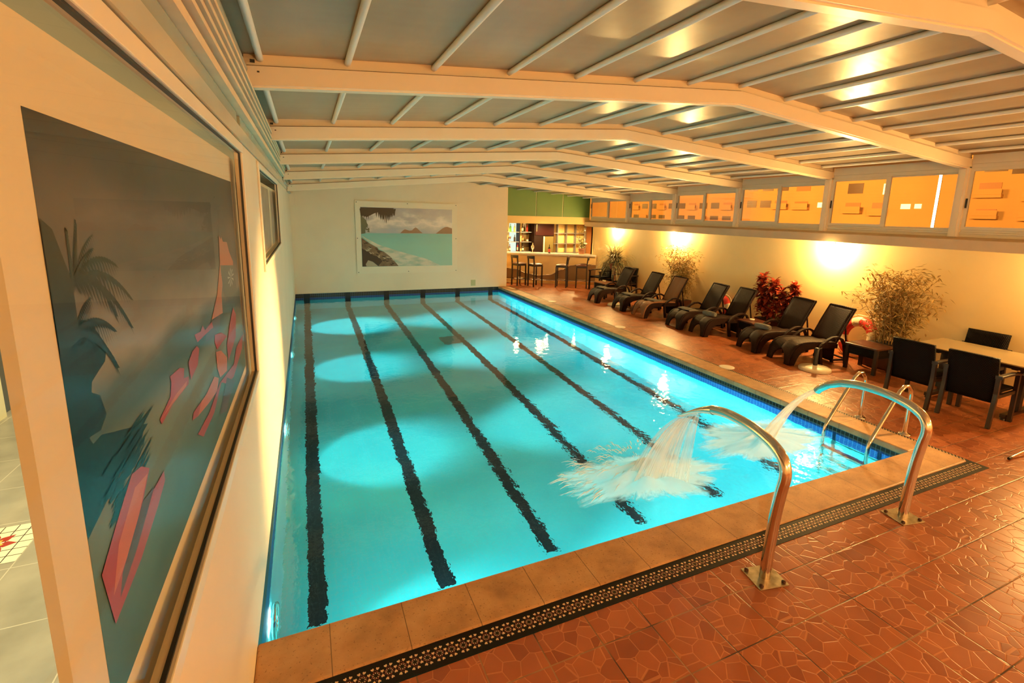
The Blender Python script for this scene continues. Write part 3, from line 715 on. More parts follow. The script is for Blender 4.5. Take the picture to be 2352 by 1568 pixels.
def spout(label, loc, rz, flared):
    t = thing('water_spout', label, 'water spout', loc, rz, 'steel water spouts at the near pool edge')
    path = [(0,0,.008),(0,-.005,.2),(0,-.02,.45),(0,-.045,.66),(0,-.062,.76),(0,-.05,.83),(0,-.005,.885),(0,.10,.925),(0,.26,.945),(0,.42,.942),(0,.58,.925),(0,.74,.885)]
    # refine
    pts = []
    for i in range(len(path)-1):
        p0 = Vector(path[max(i-1,0)]); p1 = Vector(path[i]); p2 = Vector(path[i+1]); p3 = Vector(path[min(i+2,len(path)-1)])
        for s in range(4):
            u = s/4; pts.append(.5*((2*p1)+(-p0+p2)*u+(2*p0-5*p1+4*p2-p3)*u*u+(-p0+3*p1-3*p2+p3)*u**3))
    pts.append(Vector(path[-1]))
    end = [] if flared else [Vector((0,.88,.82)), Vector((0,.97,.75)), Vector((0,1.0,.715))]
    b = MB(); b.tube(pts + end, .036, 18); b.build('pipe', M['steel'], t)
    b = MB(); b.box(-.11, .11, -.10, .10, 0, .009); pl = b.build('base_plate', M['plate'], t, bevel=.002)
    for sx in (-.085, .085):
        for sy in (-.075, .075):
            b = MB(); b.lathe([(.014,.009),(.014,.02),(.008,.024),(.0001,.025)], (sx, sy, 0), 8); b.build('bolt', M['rust'], pl)
    if flared:
        b = MB()
        def nz(u, v):
            # flattened duckbill: round section flattening along u
            a = 2*PI*v; w = .036 + .075*u; h = .036*(1-u) + .010*u
            y = .72 + .34*u; z = .888 - .10*u - .085*u*u
            return (w*math.cos(a), y + .3*h*math.sin(a), z + h*math.sin(a))
        b.grid(nz, 10, 24); b.build('nozzle', M['steel'], t)
    return t
A1 = math.radians(-11)
spA = spout('steel swan neck water spout with flat nozzle, standing closer to the viewer', (3.02,-.70,0), A1, True)
spB = spout('steel swan neck water spout with round mouth, standing closer to the pool ladder', (4.66,-.65,0), A1, False)

# water jets
def flowmesh(name, fn, nu, nv, mat, label, cat):
    me = bpy.data.meshes.new(name)
    vs = []; fl = []
    for i in range(nu+1):
        for j in range(nv+1):
            p, q = fn(i/nu, j/nv); vs.append(p); fl += [q[0], q[1], q[2]]
    fs = [(i*(nv+1)+j, (i+1)*(nv+1)+j, (i+1)*(nv+1)+j+1, i*(nv+1)+j+1) for i in range(nu) for j in range(nv)]
    me.from_pydata(vs, [], fs); me.polygons.foreach_set('use_smooth', [True]*len(fs))
    at = me.attributes.new('flow', 'FLOAT_VECTOR', 'POINT'); at.data.foreach_set('vector', fl)
    me.materials.append(mat); me.update()
    o = bpy.data.objects.new(name, me); COL.objects.link(o)
    return tag(o, label, cat, kind='stuff')
ca, sa = math.cos(A1), math.sin(A1)
def world(base, x, y, z): return (base[0] + ca*x - sa*y, base[1] + sa*x + ca*y, z)
def sheet(u, v):
    w = .105 + .17*u; x = (v-.5)*2*w - .02*u
    y = 1.05 + (.50-.20*v)*u; z = .70 - .42*u - .43*u*u
    z += .03*math.sin(v*9)*u
    return world((3.02,-.70), x, y + .05*math.sin(v*PI)*u, z), (u, v, 0)
flowmesh('water_sheet', sheet, 24, 40, M['jet'], 'white fan of water falling from the flat nozzle into the pool', 'water')
def sheet2(u, v):
    w = .055 + .12*u; x = (v-.5)*2*w - .04 - .06*u
    return world((3.02,-.70), x, 1.04 + .42*u, .69 - .43*u - .42*u*u), (u, v+3.3, 2)
flowmesh('water_sheet', sheet2, 24, 40, M['jet2'], 'inner white stream of water under the flat nozzle', 'water')
def jet(u, v):
    a = 2*PI*v; r = .030 + .075*u*u
    return world((4.66,-.65), r*math.cos(a), 1.0 + .62*u + r*math.sin(a)*.4, .715 - .36*u - .50*u*u + r*math.sin(a)*.6), (u*2, v, 5)
flowmesh('water_jet', jet, 20, 20, M['jet2'], 'white round jet of water from the spout near the ladder', 'water')
def splash(name, c, rx, ry, rot, hgt, label, seed):
    def fn(u, v):
        a = 2*PI*v; x = u*rx*math.cos(a); y = u*ry*math.sin(a)
        k = math.sin(a*5+seed)*.10 + math.sin(a*11+seed*2)*.07
        s = 1 + k*u
        xx = c[0] + s*(x*math.cos(rot)-y*math.sin(rot)); yy = c[1] + s*(x*math.sin(rot)+y*math.cos(rot))
        h = hgt*max(0, 1-u*1.25)**1.5*(1+.5*math.sin(a*7+seed)) + .006*abs(math.sin(a*17+u*13+seed))
        return (min(5.97, xx), max(.02, yy), WZ + .006 + h), (u, 1.5+math.cos(a)*.8+.12*math.sin(13*a), seed + 1.0*math.sin(a))
    return flowmesh(name, fn, 24, 120, M['foam'], label, 'foam')
splash('splash_foam', (3.22, .86), .95, .46, -.12, .13, 'white splash foam under the falling fan of water', 1.3)
splash('splash_foam', (5.0, 1.02), .90, .52, .0, .08, 'white splash foam under the round water jet', 4.1)
# flung streaks of water
def droplets(name, c, seed, label):
    R_ = random.Random(seed); b = MB()
    for k in range(140):
        a = R_.uniform(PI*.35, PI*1.25); d = R_.uniform(.25, .85)
        x = c[0] + d*math.cos(a)*1.0; y = c[1] + d*math.sin(a)*.6
        l = R_.uniform(.05, .20); h = WZ + .01 + R_.uniform(0, .16)*max(0, 1-d)
        x2 = x + l*math.cos(a); y2 = y + l*math.sin(a)*.6
        if y2 < .03 or x2 < .05: continue
        r = R_.uniform(.002, .007)
        b.tube([(x,y,h),((x+x2)/2,(y+y2)/2,h+.02*max(0,1-d)),(x2,y2,max(WZ+.005, h-.02))], [r*.4, r, r*.2], 5)
    return tag(b.build(name, M['spray']), label, 'spray', kind='stuff')
M['spray'] = simple('white_spray', (.9,.9,.85,1), .3)
droplets('water_spray', (3.28, 1.0), 3, 'streaks of white spray flung from the splash under the fan')

# ladder
t = thing('pool_ladder', 'steel pool ladder with two curved rails at the near right corner of the pool', 'ladder', (6.44, .55, 0))
for s in (-.25, .25):
    path = [(0,s,.01),(.0,s,.3),(0,s,.47),(-.025,s,.54),(-.085,s,.585),(-.16,s,.585),(-.23,s,.54),(-.30,s,.44),(-.45,s,.25),(-.60,s,.06),(-.645,s,-.01),(-.655,s,-.10),(-.655,s,-.6),(-.655,s,-1.2)]
    b = MB(); b.tube(path, .021, 12); r = b.build('rail', M['steel'], t)
    b = MB(); b.lathe([(.06,.0),(.06,.008),(.03,.016),(.022,.03)], (0, s, 0), 20); b.build('flange', M['steel'], r)
for z in (-.42, -.72, -1.02):
    b = MB(); b.box(-.70, -.61, -.25, .25, z, z+.03); b.build('step', M['steel'], t, bevel=.008)

b = MB(); b.tube([(6.78,-.49,.020),(6.84,-.485,.022)], .014, 8, mi=1); b.tube([(6.84,-.485,.022),(8.1,-.535,.16),(9.37,-.63,.30)], .012, 8, mi=0)
tag(b.build('telescopic_pole', [M['steel'], M['black']]), 'thin steel pole lying at the right edge of the tiled deck', 'pole')

# ================================================================== SUN LOUNGERS
def make_lounger(wick, label, loc, rz):
    t = thing('sun_lounger', label, 'sun lounger', loc, rz, 'rattan sun loungers along the right wall')
    HW = .27
    prof = [(0,0),(.012,.08),(.028,.15),(.05,.21),(.085,.27),(.13,.315),(.19,.345),(.27,.358),(.40,.362),(.62,.352),(.88,.345)]
    dense = []
    for i in range(len(prof)-1):
        for s in range(3):
            u = s/3; dense.append((prof[i][0]*(1-u)+prof[i+1][0]*u, prof[i][1]*(1-u)+prof[i+1][1]*u))
    dense.append(prof[-1])
    def arch(i): 
        z = dense[i][1]
        return .165*math.sqrt(max(0, 1-(z/.215)**2)) if dense[i][0] < .06 else 0
    n = len(dense)-1
    b = MB()
    for sg in (-1, 1):
        def f(u, v):
            i = min(n, int(round(u*n))); a = arch(i)
            y = sg*(a + (HW-a)*v); 
            return (dense[i][0], y if sg > 0 else y, dense[i][1])
        b.grid(f, n, 4)
    b.build('seat', wick, t, solid=.025)
    side = [(0,0),(.085,0),(.115,.08),(.15,.15),(.20,.21),(.28,.25),(.40,.27),(.62,.275),(.90,.27),(.90,.345),(.62,.358),(.40,.368),(.27,.364),(.19,.350),(.13,.320),(.085,.275),(.05,.215),(.028,.15),(.012,.08)]
    for sg in (-1, 1):
        b = MB(); y = sg*HW; b.prism(side, 'y', y-.014, y+.018); b.build('side_frame', M['wicker'], t, bevel=.006)
    ap = [(.50,.30),(.56,.36),(.64,.42),(.74,.465),(.84,.47),(.93,.43),(.99,.34),(1.03,.20),(1.05,.09),(1.06,0)]
    for sg in (-1, 1):
        b = MB(); b.band(ap, .055, .035, sg*.315); b.build('armrest', M['wicker'], t, bevel=.006)
        b = MB(); b.band([(.52,.30),(.54,.16),(.57,0)], .05, .045, sg*.315); b.box(.50, .55, sg*.315-.06 if sg > 0 else sg*.315, sg*.315 if sg > 0 else sg*.315+.06, .275, .32); b.build('leg', M['wicker'], t)
    # backrest, hinged at the rear of the seat
    an = math.radians(62); ln = .66
    def P(u, y, o): return (.87 + math.cos(an)*ln*u - math.sin(an)*o, y, .345 + math.sin(an)*ln*u + math.cos(an)*o)
    b = MB()
    def back(u, v): return P(u, (v-.5)*2*(HW-.02), .012 + .02*math.sin(u*PI)*.5)
    b.grid(back, 12, 8); bk = b.build('backrest', wick, t, solid=.03)
    for sg in (-1, 1):
        b = MB(); b.tube([P(0, sg*(HW-.01), 0), P(.5, sg*(HW-.01), .008), P(1, sg*(HW-.01), 0)], .019, 6); b.build('frame_bar', M['wicker'], bk)
    b = MB(); b.tube([P(1, -HW+.01, 0), P(1.01, 0, .002), P(1, HW-.01, 0)], .019, 6); b.build('frame_bar', M['wicker'], bk)
    b = MB()
    for sg in (-.2, .2): b.tube([P(.6, sg, -.02), (1.20, sg, .06)], .014, 6)
    b.tube([(1.20,-.22,.045),(1.20,.22,.045)], .016, 6); b.box(.9, 1.22, -.20, -.17, .02, .05); b.box(.9, 1.22, .17, .20, .02, .05)
    b.box(.9, .93, -.2, .2, .02, .30)
    b.box(.90, .93, -.21, -.16, 0, .05); b.box(.90, .93, .16, .21, 0, .05); b.box(1.18, 1.22, -.21, -.16, 0, .05); b.box(1.18, 1.22, .16, .21, 0, .05)
    b.build('back_support', M['wicker'], t)
    return t
LG = [  # x, y, rotation, label
 (7.53, 8.87, -.05, 'dark rattan sun lounger closest to the bar, towel on its foot end'),
 (7.55, 7.68, -.07, 'dark rattan sun lounger second from the bar, with an umbrella base at its foot'),
 (7.53, 6.78, -.08, 'sun lounger with lighter brown striped backrest, third from the bar'),
 (7.57, 5.58, -.14, 'almost black sun lounger fourth from the bar, folded towel on its foot end'),
 (7.62, 4.90, -.17, 'almost black sun lounger fifth from the bar, rolled towel, beside a small dark table'),
 (7.65, 3.64, -.18, 'dark rattan sun lounger with a rolled grey towel, in front of the red leaved plant'),
 (7.58, 2.90, -.21, 'dark rattan sun lounger without a towel, nearest to the pool ladder')]
loungers = []
dark0 = light0 = None
for i, (x, y, r, lb) in enumerate(LG):
    if i == 2: t = make_lounger(M['wickerlight'], lb, (x, y, 0), r)
    elif dark0 is None: t = dark0 = make_lounger(M['wicker'], lb, (x, y, 0), r)
    else: t = copy_tree(dark0); t.location = (x, y, 0); t.rotation_euler = (0, 0, r); t['label'] = lb
    loungers.append(t)
TW = [(.33,-.02,'flat'),(.35,0,'flat'),(.40,0,'flat'),(.36,.0,'flat'),(.30,.03,'roll'),(.33,.02,'roll')]
TL = ['grey folded towel on the foot of the lounger closest to the bar', 'grey folded towel on the second lounger from the bar', 'grey folded towel on the lounger with the light brown backrest', 'grey folded towel on the ribbed foot of the fourth lounger from the bar',
      'rolled grey towel on the lounger beside the small dark table', 'rolled grey towel on the lounger in front of the red leaved plant']
for i, (lx, ly, kind) in enumerate(TW):
    x, y, r, _ = LG[i]
    b = MB()
    if kind == 'roll':
        pts = [(0, -.15+.30*k/8, .055) for k in range(9)]
        b.tube(pts, [.045,.052,.054,.055,.055,.055,.054,.052,.045], 16)
        sp_ = [(math.cos(a)*(.008+.0066*a), -.152, .055+math.sin(a)*(.008+.0066*a)) for a in [k*.4 for k in range(15)]]
        b.tube(sp_, .004, 5)
        rz = r + .25
    else:
        b.grid(lambda u, v: ((u-.5)*.25*(1+.05*math.sin(v*6)), (v-.5)*.38, .03+.028*math.sin(min(1,max(0,u*1.15))*PI)**.5 + .006*math.sin(v*9+u*5)), 12, 16)
        b.grid(lambda u, v: ((u-.5)*.25*(1+.05*math.sin(v*6)), (v-.5)*.38, .004+.0*u), 12, 16)
        for v in (0, 1): b.grid(lambda u, q: ((u-.5)*.25, (v-.5)*.38, .004 + q*(.026+.028*math.sin(min(1,u*1.15)*PI)**.5 + .006*math.sin(v*9+u*5))), 12, 1)
        rz = r + .12
    o = b.build('folded_towel' if kind == 'flat' else 'rolled_towel', M['towel'])
    o.location = (x + lx*math.cos(r) - ly*math.sin(r), y + lx*math.sin(r) + ly*math.cos(r), .366); o.rotation_euler = (0, 0, rz)
    tag(o, TL[i], 'towel', 'grey towels on the loungers')

# umbrella bases
ub = thing('umbrella_base', 'white round umbrella base with a black tube, beside the sun lounger nearest the pool ladder', 'umbrella base', (7.73, 2.33, 0), 0, 'umbrella stands between the loungers')
b = MB(); b.lathe([(.235,0),(.24,.025),(.225,.045),(.15,.06),(.05,.075),(.045,.08),(.0001,.08)], n=40); b.build('foot', M['plastic'], ub)
b = MB(); b.lathe([(.034,.07),(.034,.36),(.028,.365),(.0001,.365)], n=16); b.tube([(.03,0,.33),(.09,-.02,.36)], .008, 6); b.build('tube', M['black'], ub)
u2 = copy_tree(ub); u2.location = (7.86, 8.17, 0); u2['label'] = 'white round umbrella base between the first two loungers by the bar'

# ================================================================== TABLES AND CHAIRS
def side_table(name, loc, rz, sx, sy, h, label, mat, group=None):
    t = thing(name, label, 'side table', loc, rz, group)
    b = MB(); b.box(-sx/2, sx/2, -sy/2, sy/2, h-.03, h); b.build('tabletop', mat, t, bevel=.006)
    b = MB(); b.box(-sx/2+.02, sx/2-.02, -sy/2+.02, sy/2-.02, h-.17, h-.03); b.build('apron', M['weave'], t)
    for ax in (-1, 1):
        for ay in (-1, 1):
            b = MB(); x = ax*(sx/2-.035); y = ay*(sy/2-.035); b.box(x-.024, x+.024, y-.024, y+.024, 0, h-.03); b.build('leg', M['darkwood'], t)
    return t
M['tabletop'] = simple('dark_brown_top', (.075,.022,.012,1), .3, var=.15, vscale=6)
side_table('side_table', (8.56, 2.02, 0), .0, .46, .52, .43, 'dark low side table in front of the planter with the big bamboo', M['tabletop'], 'low dark tables')
side_table('side_table', (8.42, 4.19, 0), -.12, .44, .44, .38, 'small dark side table between two sun loungers before the red leaved plant', M['tabletop'], 'low dark tables')
b = MB(); b.lathe([(.035,0),(.045,.012),(.05,.03),(.04,.03),(.03,.012),(.0001,.01)], (8.40, 4.21, .38), 16)
tag(b.build('ashtray', M['plastic']), 'small pale ashtray on the dark table between the loungers', 'ashtray')
t = side_table('side_table', (8.46, 9.62, 0), .04, .46, .66, .42, 'brown low table between the first sun lounger and the bar', simple('brown_table_top', (.26,.10,.035,1), .35), 'low dark tables')
b = MB(); b.lathe([(.045,0),(.055,.03),(.045,.03),(.038,.012),(.0001,.01)], (8.50, 9.80, .42), 16)
tag(b.build('ashtray', M['plastic']), 'white ashtray on the low table by the bar', 'ashtray')

def armchair(label, loc, rz, mat):
    t = thing('armchair', label, 'chair', loc, rz, 'black woven armchairs')
    # faces +x; seat centre at origin
    b = MB(); b.box(-.24, .25, -.235, .235, .405, .445); b.build('seat', mat, t, bevel=.012)
    b = MB()
    def bk(u, v):
        z = .30 + .55*u; x = -.245 - .095*max(0, u-.15) + .012*math.sin(u*PI)
        return (x, (v-.5)*.49, z)
    b.grid(bk, 10, 6); b.build('backrest', mat, t, solid=.035)
    for sg in (-1, 1):
        b = MB(); b.band([(-.30,.0),(-.275,.20),(-.255,.42),(-.265,.62)], .042, .042, sg*.255); b.build('leg', M['darkwood'], t)
        b = MB(); b.band([(.235,0),(.235,.3),(.225,.60)], .042, .042, sg*.262); b.build('leg', M['darkwood'], t)
        b = MB(); b.band([(-.29,.63),(-.1,.635),(.10,.63),(.265,.61)], .055, .028, sg*.262); b.build('armrest', M['darkwood'], t, bevel=.006)
        b = MB(); b.box(-.25, .235, sg*.255-.015, sg*.255+.015, .365, .405); b.build('rail', M['darkwood'], t)
    return t
C1 = armchair('black armchair with its back to the pool at the bamboo end of the dining table', (7.83, .90, 0), .0, M['weave'])
def chair_at(x, y, rz, label):
    c = copy_tree(C1); c.location = (x, y, 0); c.rotation_euler = (0, 0, rz); c['label'] = label; return c
chair_at(7.86, .28, .03, 'black woven armchair with its back to the pool, nearest to the steel pole')
chair_at(9.02, .86, PI+.0, 'black chair on the wall side of the dining table')
chair_at(9.02, -.22, PI+.05, 'woven chair at the right edge of the view beyond the dining table')
chair_at(9.00, 10.80, PI+.1, 'dark armchair at the right end of the bar beside the last bar stool')
chair_at(9.02, 9.50, PI+.06, 'dark armchair against the right wall behind the first sun lounger')

t = thing('dining_table', 'rectangular glass topped dining table between the black armchairs', 'table', (8.42, .45, 0), .02)
b = MB(); b.box(-.42, .42, -.62, .72, .712, .728); b.build('glass_top', simple('tan_reflection_top', (.33,.24,.13,1), .12, spec=.6), t, bevel=.004)  # tan reflection on the glass put into its base colour
b = MB()
for x in (-.40, .37): b.box(x, x+.03, -.60, .70, .67, .712)
for y in (-.60, .67): b.box(-.37, .37, y, y+.03, .67, .712)
b.build('frame', M['darkwood'], t)
for y in (-.36, .46):
    b = MB(); b.box(-.04, .04, y-.03, y+.03, .06, .70); b.box(-.36, .36, y-.03, y+.03, .03, .075); b.box(-.30, .30, y-.03, y+.03, .64, .672)
    b.lathe([(.03,0),(.03,.03),(.0001,.03)], (-.33, y, 0), 10); b.lathe([(.03,0),(.03,.03),(.0001,.03)], (.33, y, 0), 10)
    b.build('leg', M['darkwood'], t)

# lifebuoys
def lifebuoy(label, loc, R, r, rz, tilt):
    t = thing('lifebuoy', label, 'lifebuoy', loc, rz, 'lifebuoys leaning on the right wall')
    # ring stands upright in the local y-z plane, leaning by tilt towards +x
    b = MB(); n = 48; m_ = 14
    vs = []
    def P(a, q, rr=r): 
        c = R + rr*math.cos(q); y = c*math.cos(a); z = c*math.sin(a); x = rr*.8*math.sin(q)
        z += R + r
        return (x + z*math.tan(tilt), y, z)
    for i in range(n):
        a = 2*PI*i/n
        for j in range(m_): vs.append(P(a, 2*PI*j/m_))
    for i in range(n):
        red = (i % 12) < 8
        b.add([vs[(i % n)*m_+j] for j in range(m_)] + [vs[((i+1) % n)*m_+j] for j in range(m_)], [(j, (j+1) % m_, m_+(j+1) % m_, m_+j) for j in range(m_)], 0 if red else 1, True)
    b.build('ring', [M['red'], M['buoywhite']], t)
    b = MB(); b.tube([Vector(P(2*PI*i/40, .2, r*(1.25 + .35*abs(math.sin(i*PI/10))))) for i in range(40)], .007, 6, closed=True); b.build('rope', M['rope'], t)
    return t
lifebuoy('red and white lifebuoy leaning on the wall beside the big bamboo', (9.10, 2.62, 0), .275, .085, -.15, .22)
lifebuoy('red and white lifebuoy half hidden behind the fourth sun lounger from the bar', (9.10, 5.85, 0), .23, .07, .0, .28)
b = MB(); b.grid(lambda u, v: ((.5-u)*.42, (v-.5)*.40, .055 + .045*math.sin(u*PI)**.5*math.sin(v*PI)**.5), 10, 10); b.grid(lambda u, v: ((u-.5)*.42, (v-.5)*.40, .055 - .05*math.sin(u*PI)**.5*math.sin(v*PI)**.5), 10, 10)
o = b.build('seat_cushion', M['red']); o.location = (9.0, -.22, .455); tag(o, 'red cushion on the woven chair at the right edge', 'cushion')

# ================================================================== PLANTS
def planter(t, w, d, h, top=None):
    b = MB(); b.prism([(-w/2*.9, 0), (w/2*.9, 0), (w/2, h), (-w/2, h)], 'y', -d/2, d/2); pt = b.build('planter', M['tabletop'], t, bevel=.01)
    b = MB(); b.box(-w/2+.02, w/2-.02, -d/2+.02, d/2-.02, h-.02, h+.004); b.build('soil', M['soil'], t)
def bamboo(label, loc, h, wx, wy, z0, seed, nst, nleaf, lean=(0,0)):
    R_ = random.Random(seed)
    t = thing('bamboo_plant', label, 'plant', loc, 0, 'potted bamboo plants at the right wall')
    planter(t, .42, .48, z0)
    sb = MB(); lb = MB()
    stems = []
    for k in range(nst):
        x = R_.uniform(-.13, .13); y = R_.uniform(-.20, .20); top = h*R_.uniform(.62, 1.0)
        ex = R_.uniform(-1, 1)*wx*.6 + lean[0]; ey = R_.uniform(-1, 1)*wy*.75 + lean[1]
        pts = []
        for i in range(9):
            u = i/8; pts.append(Vector((x + ex*u*u, y + ey*u**1.7, z0-.01 + (top-z0)*u*(1-.08*u*u))))
        sb.tube(pts, [.007*(1-.8*i/8)+.0012 for i in range(9)], 5); stems.append(pts)
    for k in range(nleaf):
        pts = R_.choice(stems); u = min(1, R_.random()**.8*.95 + .14); i = min(7, int(u*8)); f = u*8-i
        p = pts[i].lerp(pts[i+1], min(1, f))
        off = Vector((R_.gauss(0, .09), R_.gauss(0, .12), R_.gauss(0, .06)))
        c = p + off
        if c.x + loc[0] > RX-.03: c.x = RX - .03 - loc[0]
        if c.z < z0 + .03: continue
        an = R_.uniform(0, 2*PI); ln = R_.uniform(.06, .13); w = ln*R_.uniform(.09, .15)
        d = Vector((math.cos(an)*.6, math.sin(an), R_.uniform(-.75, .25))).normalized()
        if c.x + d.x*ln + loc[0] > RX-.01: d.x = -abs(d.x)
        s = d.cross(Vector((R_.uniform(-.5,.5), R_.uniform(-.5,.5), 1))).normalized()*w
        mid = c + d*ln*.4
        lb.add([c, mid + s, c + d*ln + Vector((0,0,-.015)), mid - s], [(0,1,2,3)])
        if R_.random() < .12: sb.tube([p, c], .0018, 3, cap=False)
    st = sb.build('stems', M['stem'], t); st['kind'] = 'stuff'
    lv = lb.build('leaves', M['bamboo'], t); lv['kind'] = 'stuff'
    return t
bamboo('tall thin leaved bamboo in a dark box planter near the dining table', (9.03, 2.02, 0), 1.74, .16, .62, .41, 5, 26, 2900, (0, -.05))
bamboo('bushy bamboo behind the second and third loungers', (9.05, 7.10, 0), 1.74, .16, .50, .30, 11, 24, 2400, (0, .05))
def croton(label, loc, seed):
    R_ = random.Random(seed)
    t = thing('croton_plant', label, 'plant', loc, 0)
    planter(t, .40, .60, .36)
    sb = MB(); lb = MB()
    heads = [(.0,.36,1.22),(-.05,.02,1.16),(.05,-.38,1.12),(-.05,.28,.98),(.0,-.12,.98),(.05,-.38,.92),(-.08,.16,.80),(-.06,-.12,.76),(.08,.35,.78),(.05,-.30,.72),(0,.08,1.02),(-.1,.0,.62),(-.08,.25,.66),(-.05,-.28,.60),(.02,.42,1.0),(.0,.2,.88),(-.02,-.22,.86)]
    for hx, hy, hz in heads:
        sb.tube([(hx*.2, hy*.25, .33), (hx*.6, hy*.6, .33+(hz-.33)*.5), (hx, hy, hz)], [.014,.010,.006], 6)
        for k in range(48):
            an = k*2.4; up = R_.uniform(-.6, 1.0); ln = R_.uniform(.12, .20); w = ln*R_.uniform(.24, .32)
            c = Vector((hx, hy, hz - .22*R_.random()))
            d = Vector((math.cos(an)*.7, math.sin(an), up)).normalized()
            if c.x + d.x*ln + loc[0] > RX-.02: d.x = -abs(d.x)*.6
            s = d.cross(Vector((0,0,1))); s = (s.normalized() if s.length > .05 else Vector((1,0,0)))*w
            nrm = s.cross(d).normalized()*.012
            a1 = c + d*ln*.35; a2 = c + d*ln*.7
            lb.add([c, a1 + s*.85 + nrm, a2 + s*.8 + nrm, c + d*ln - Vector((0,0,.02)), a2 - s*.8 + nrm, a1 - s*.85 + nrm, a1, a2], [(0,6,1),(1,6,7,2),(2,7,3),(0,5,6),(6,5,4,7),(7,4,3)])
    sb.build('stems', M['stem'], t)['kind'] = 'stuff'
    lb.build('leaves', M['croton'], t)['kind'] = 'stuff'
croton('red leaved croton plant in a dark planter behind the sixth lounger', (9.06, 4.26, 0), 3)
# ribbon leaved plant on a tall pot
t = thing('ribbon_plant', 'arching ribbon leaved plant on a slim terracotta stand beside the bar', 'plant', (9.06, 10.12, 0))
b = MB(); b.lathe([(.15,0),(.14,.03),(.06,.06),(.05,.5),(.06,.70),(.13,.76),(.16,.92),(.165,.94),(.14,.94),(.13,.90),(.0001,.89)], n=24); b.build('stand', M['pot'], t)
R_ = random.Random(2); b = MB()
for k in range(420):
    an = R_.uniform(0, 2*PI); ln = R_.uniform(.45, .95); el = R_.uniform(.1, 1.4); w = R_.uniform(.009, .017)
    p = Vector((R_.uniform(-.08,.08), R_.uniform(-.08,.08), .90)); d = Vector((math.cos(an)*math.cos(el)*.6, math.sin(an)*math.cos(el), math.sin(el)))
    vs = []; n = 9; sd = d.cross(Vector((0,0,1))).normalized()*w
    for i in range(n):
        tp = 1 - (i/(n-1))**2*.9
        q = p.copy()
        if q.x + 9.06 > RX-.03: q.x = RX-.03-9.06
        vs += [q - sd*tp, q + sd*tp]
        p = p + d*ln/(n-1); d = (d + Vector((0,0,-.30/(n-1)*9*ln))).normalized()
        if p.z < .2: break
    m_ = len(vs)//2
    b.add(vs, [(2*i, 2*i+1, 2*i+3, 2*i+2) for i in range(m_-1)])
b.build('leaves', M['spider'], t)['kind'] = 'stuff'

# ================================================================== BAR
CC = [(6.28,13.30),(6.55,13.18),(6.9,13.0),(7.2,12.86),(7.5,12.71),(7.8,12.56),(8.1,12.40),(8.4,12.24),(8.7,12.07),(9.0,11.90),(9.37,11.70)]
def cpt(s):
    f = s*(len(CC)-1); i = min(len(CC)-2, int(f)); u = f-i
    return (CC[i][0]*(1-u)+CC[i+1][0]*u, CC[i][1]*(1-u)+CC[i+1][1]*u)
NX, NY = .463, .886      # inward normal of the counter
t = thing('bar_counter', 'curved bar counter with pale stone top and brown wave panel on its tan front', 'bar counter', (0,0,0))
b = MB()
b.grid(lambda u, v: (*cpt(u), .10 + .90*v), 20, 2); b.build('front_panel', M['barfront'], t)
b = MB(); b.grid(lambda u, v: (cpt(u)[0]+.05*NX, cpt(u)[1]+.05*NY, .10*v), 20, 1); b.build('kick_plate', M['fascia'], t)
def wave(s):
    pts = [(0,.45),(.09,.53),(.2,.48),(.34,.33),(.45,.28),(.56,.31),(.68,.50),(.78,.66),(.89,.74),(1,.70)]
    for i in range(len(pts)-1):
        if pts[i][0] <= s <= pts[i+1][0]:
            u = (s-pts[i][0])/(pts[i+1][0]-pts[i][0]); u = u*u*(3-2*u); return pts[i][1]*(1-u)+pts[i+1][1]*u
    return .70
b = MB(); b.grid(lambda u, v: (cpt(u)[0]-.008*NX, cpt(u)[1]-.008*NY, .12 + (wave(u)-.12)*v), 60, 2); b.build('wave_panel', M['barwave'], t)
b = MB(); b.tube([(cpt(k/60)[0]-.014*NX, cpt(k/60)[1]-.014*NY, wave(k/60)) for k in range(61)], .011, 6); b.tube([(cpt(k/20)[0]-.014*NX, cpt(k/20)[1]-.014*NY, .12) for k in range(21)], .016, 6); b.build('steel_edging', M['chrome'], t)
b = MB()
for k in range(20):
    a, c = cpt(k/20), cpt((k+1)/20)
    def q(p, o, z): return (min(max(6.285, p[0]+o*NX), 9.375 if p[1] < 12.1 else 12), p[1]+o*NY, z)
    b.add([q(a,-.07,.995),q(c,-.07,.995),q(c,.5,.995),q(a,.5,.995),q(a,-.07,1.045),q(c,-.07,1.045),q(c,.5,1.045),q(a,.5,1.045)], [(0,3,2,1),(4,5,6,7),(0,1,5,4),(2,3,7,6)] + ([(3,0,4,7)] if k == 0 else []) + ([(1,2,6,5)] if k == 19 else []))
b.build('worktop', M['bartop'], t)
t = thing('bar_shelf', 'open bottle shelf with a lit white panel at the left of the bar', 'shelf', (0,0,0))
for z in (1.69, 1.33, .97):
    b = MB(); b.box(6.95, 8.04, 14.16, 14.46, z, z+.02); b.build('board', M['bluegrey'], t)
b = MB(); b.box(7.53, 7.56, 14.14, 14.46, 0, 2.1); b.box(6.93, 6.95, 14.14, 14.46, 0, 2.1); b.build('upright', M['cabinet'], t)
b = MB(); b.box(7.26, 7.52, 14.44, 14.48, .98, 2.08); b.build('light_panel', emit('white_light_panel', (.85,1,.8,1), 1.0), t)
b = MB(); b.box(7.79, 8.05, 14.42, 14.48, .3, 2.1); b.build('brown_back', simple('brown_mirror', (.10,.06,.02,1), .2), t)
t = thing('bar_cabinet', 'dark wall cabinet with a small fridge below it at the back of the bar', 'cabinet', (0,0,0))
b = MB(); b.box(8.06, 8.88, 13.98, 14.48, .0, 2.06); b.build('body', M['cabinet'], t, bevel=.005)
b = MB(); b.box(8.09, 8.85, 13.95, 13.98, 1.60, 2.03); d = b.build('door', simple('dark_red_door', (.022,.003,.003,1), .35, spec=.15), t)
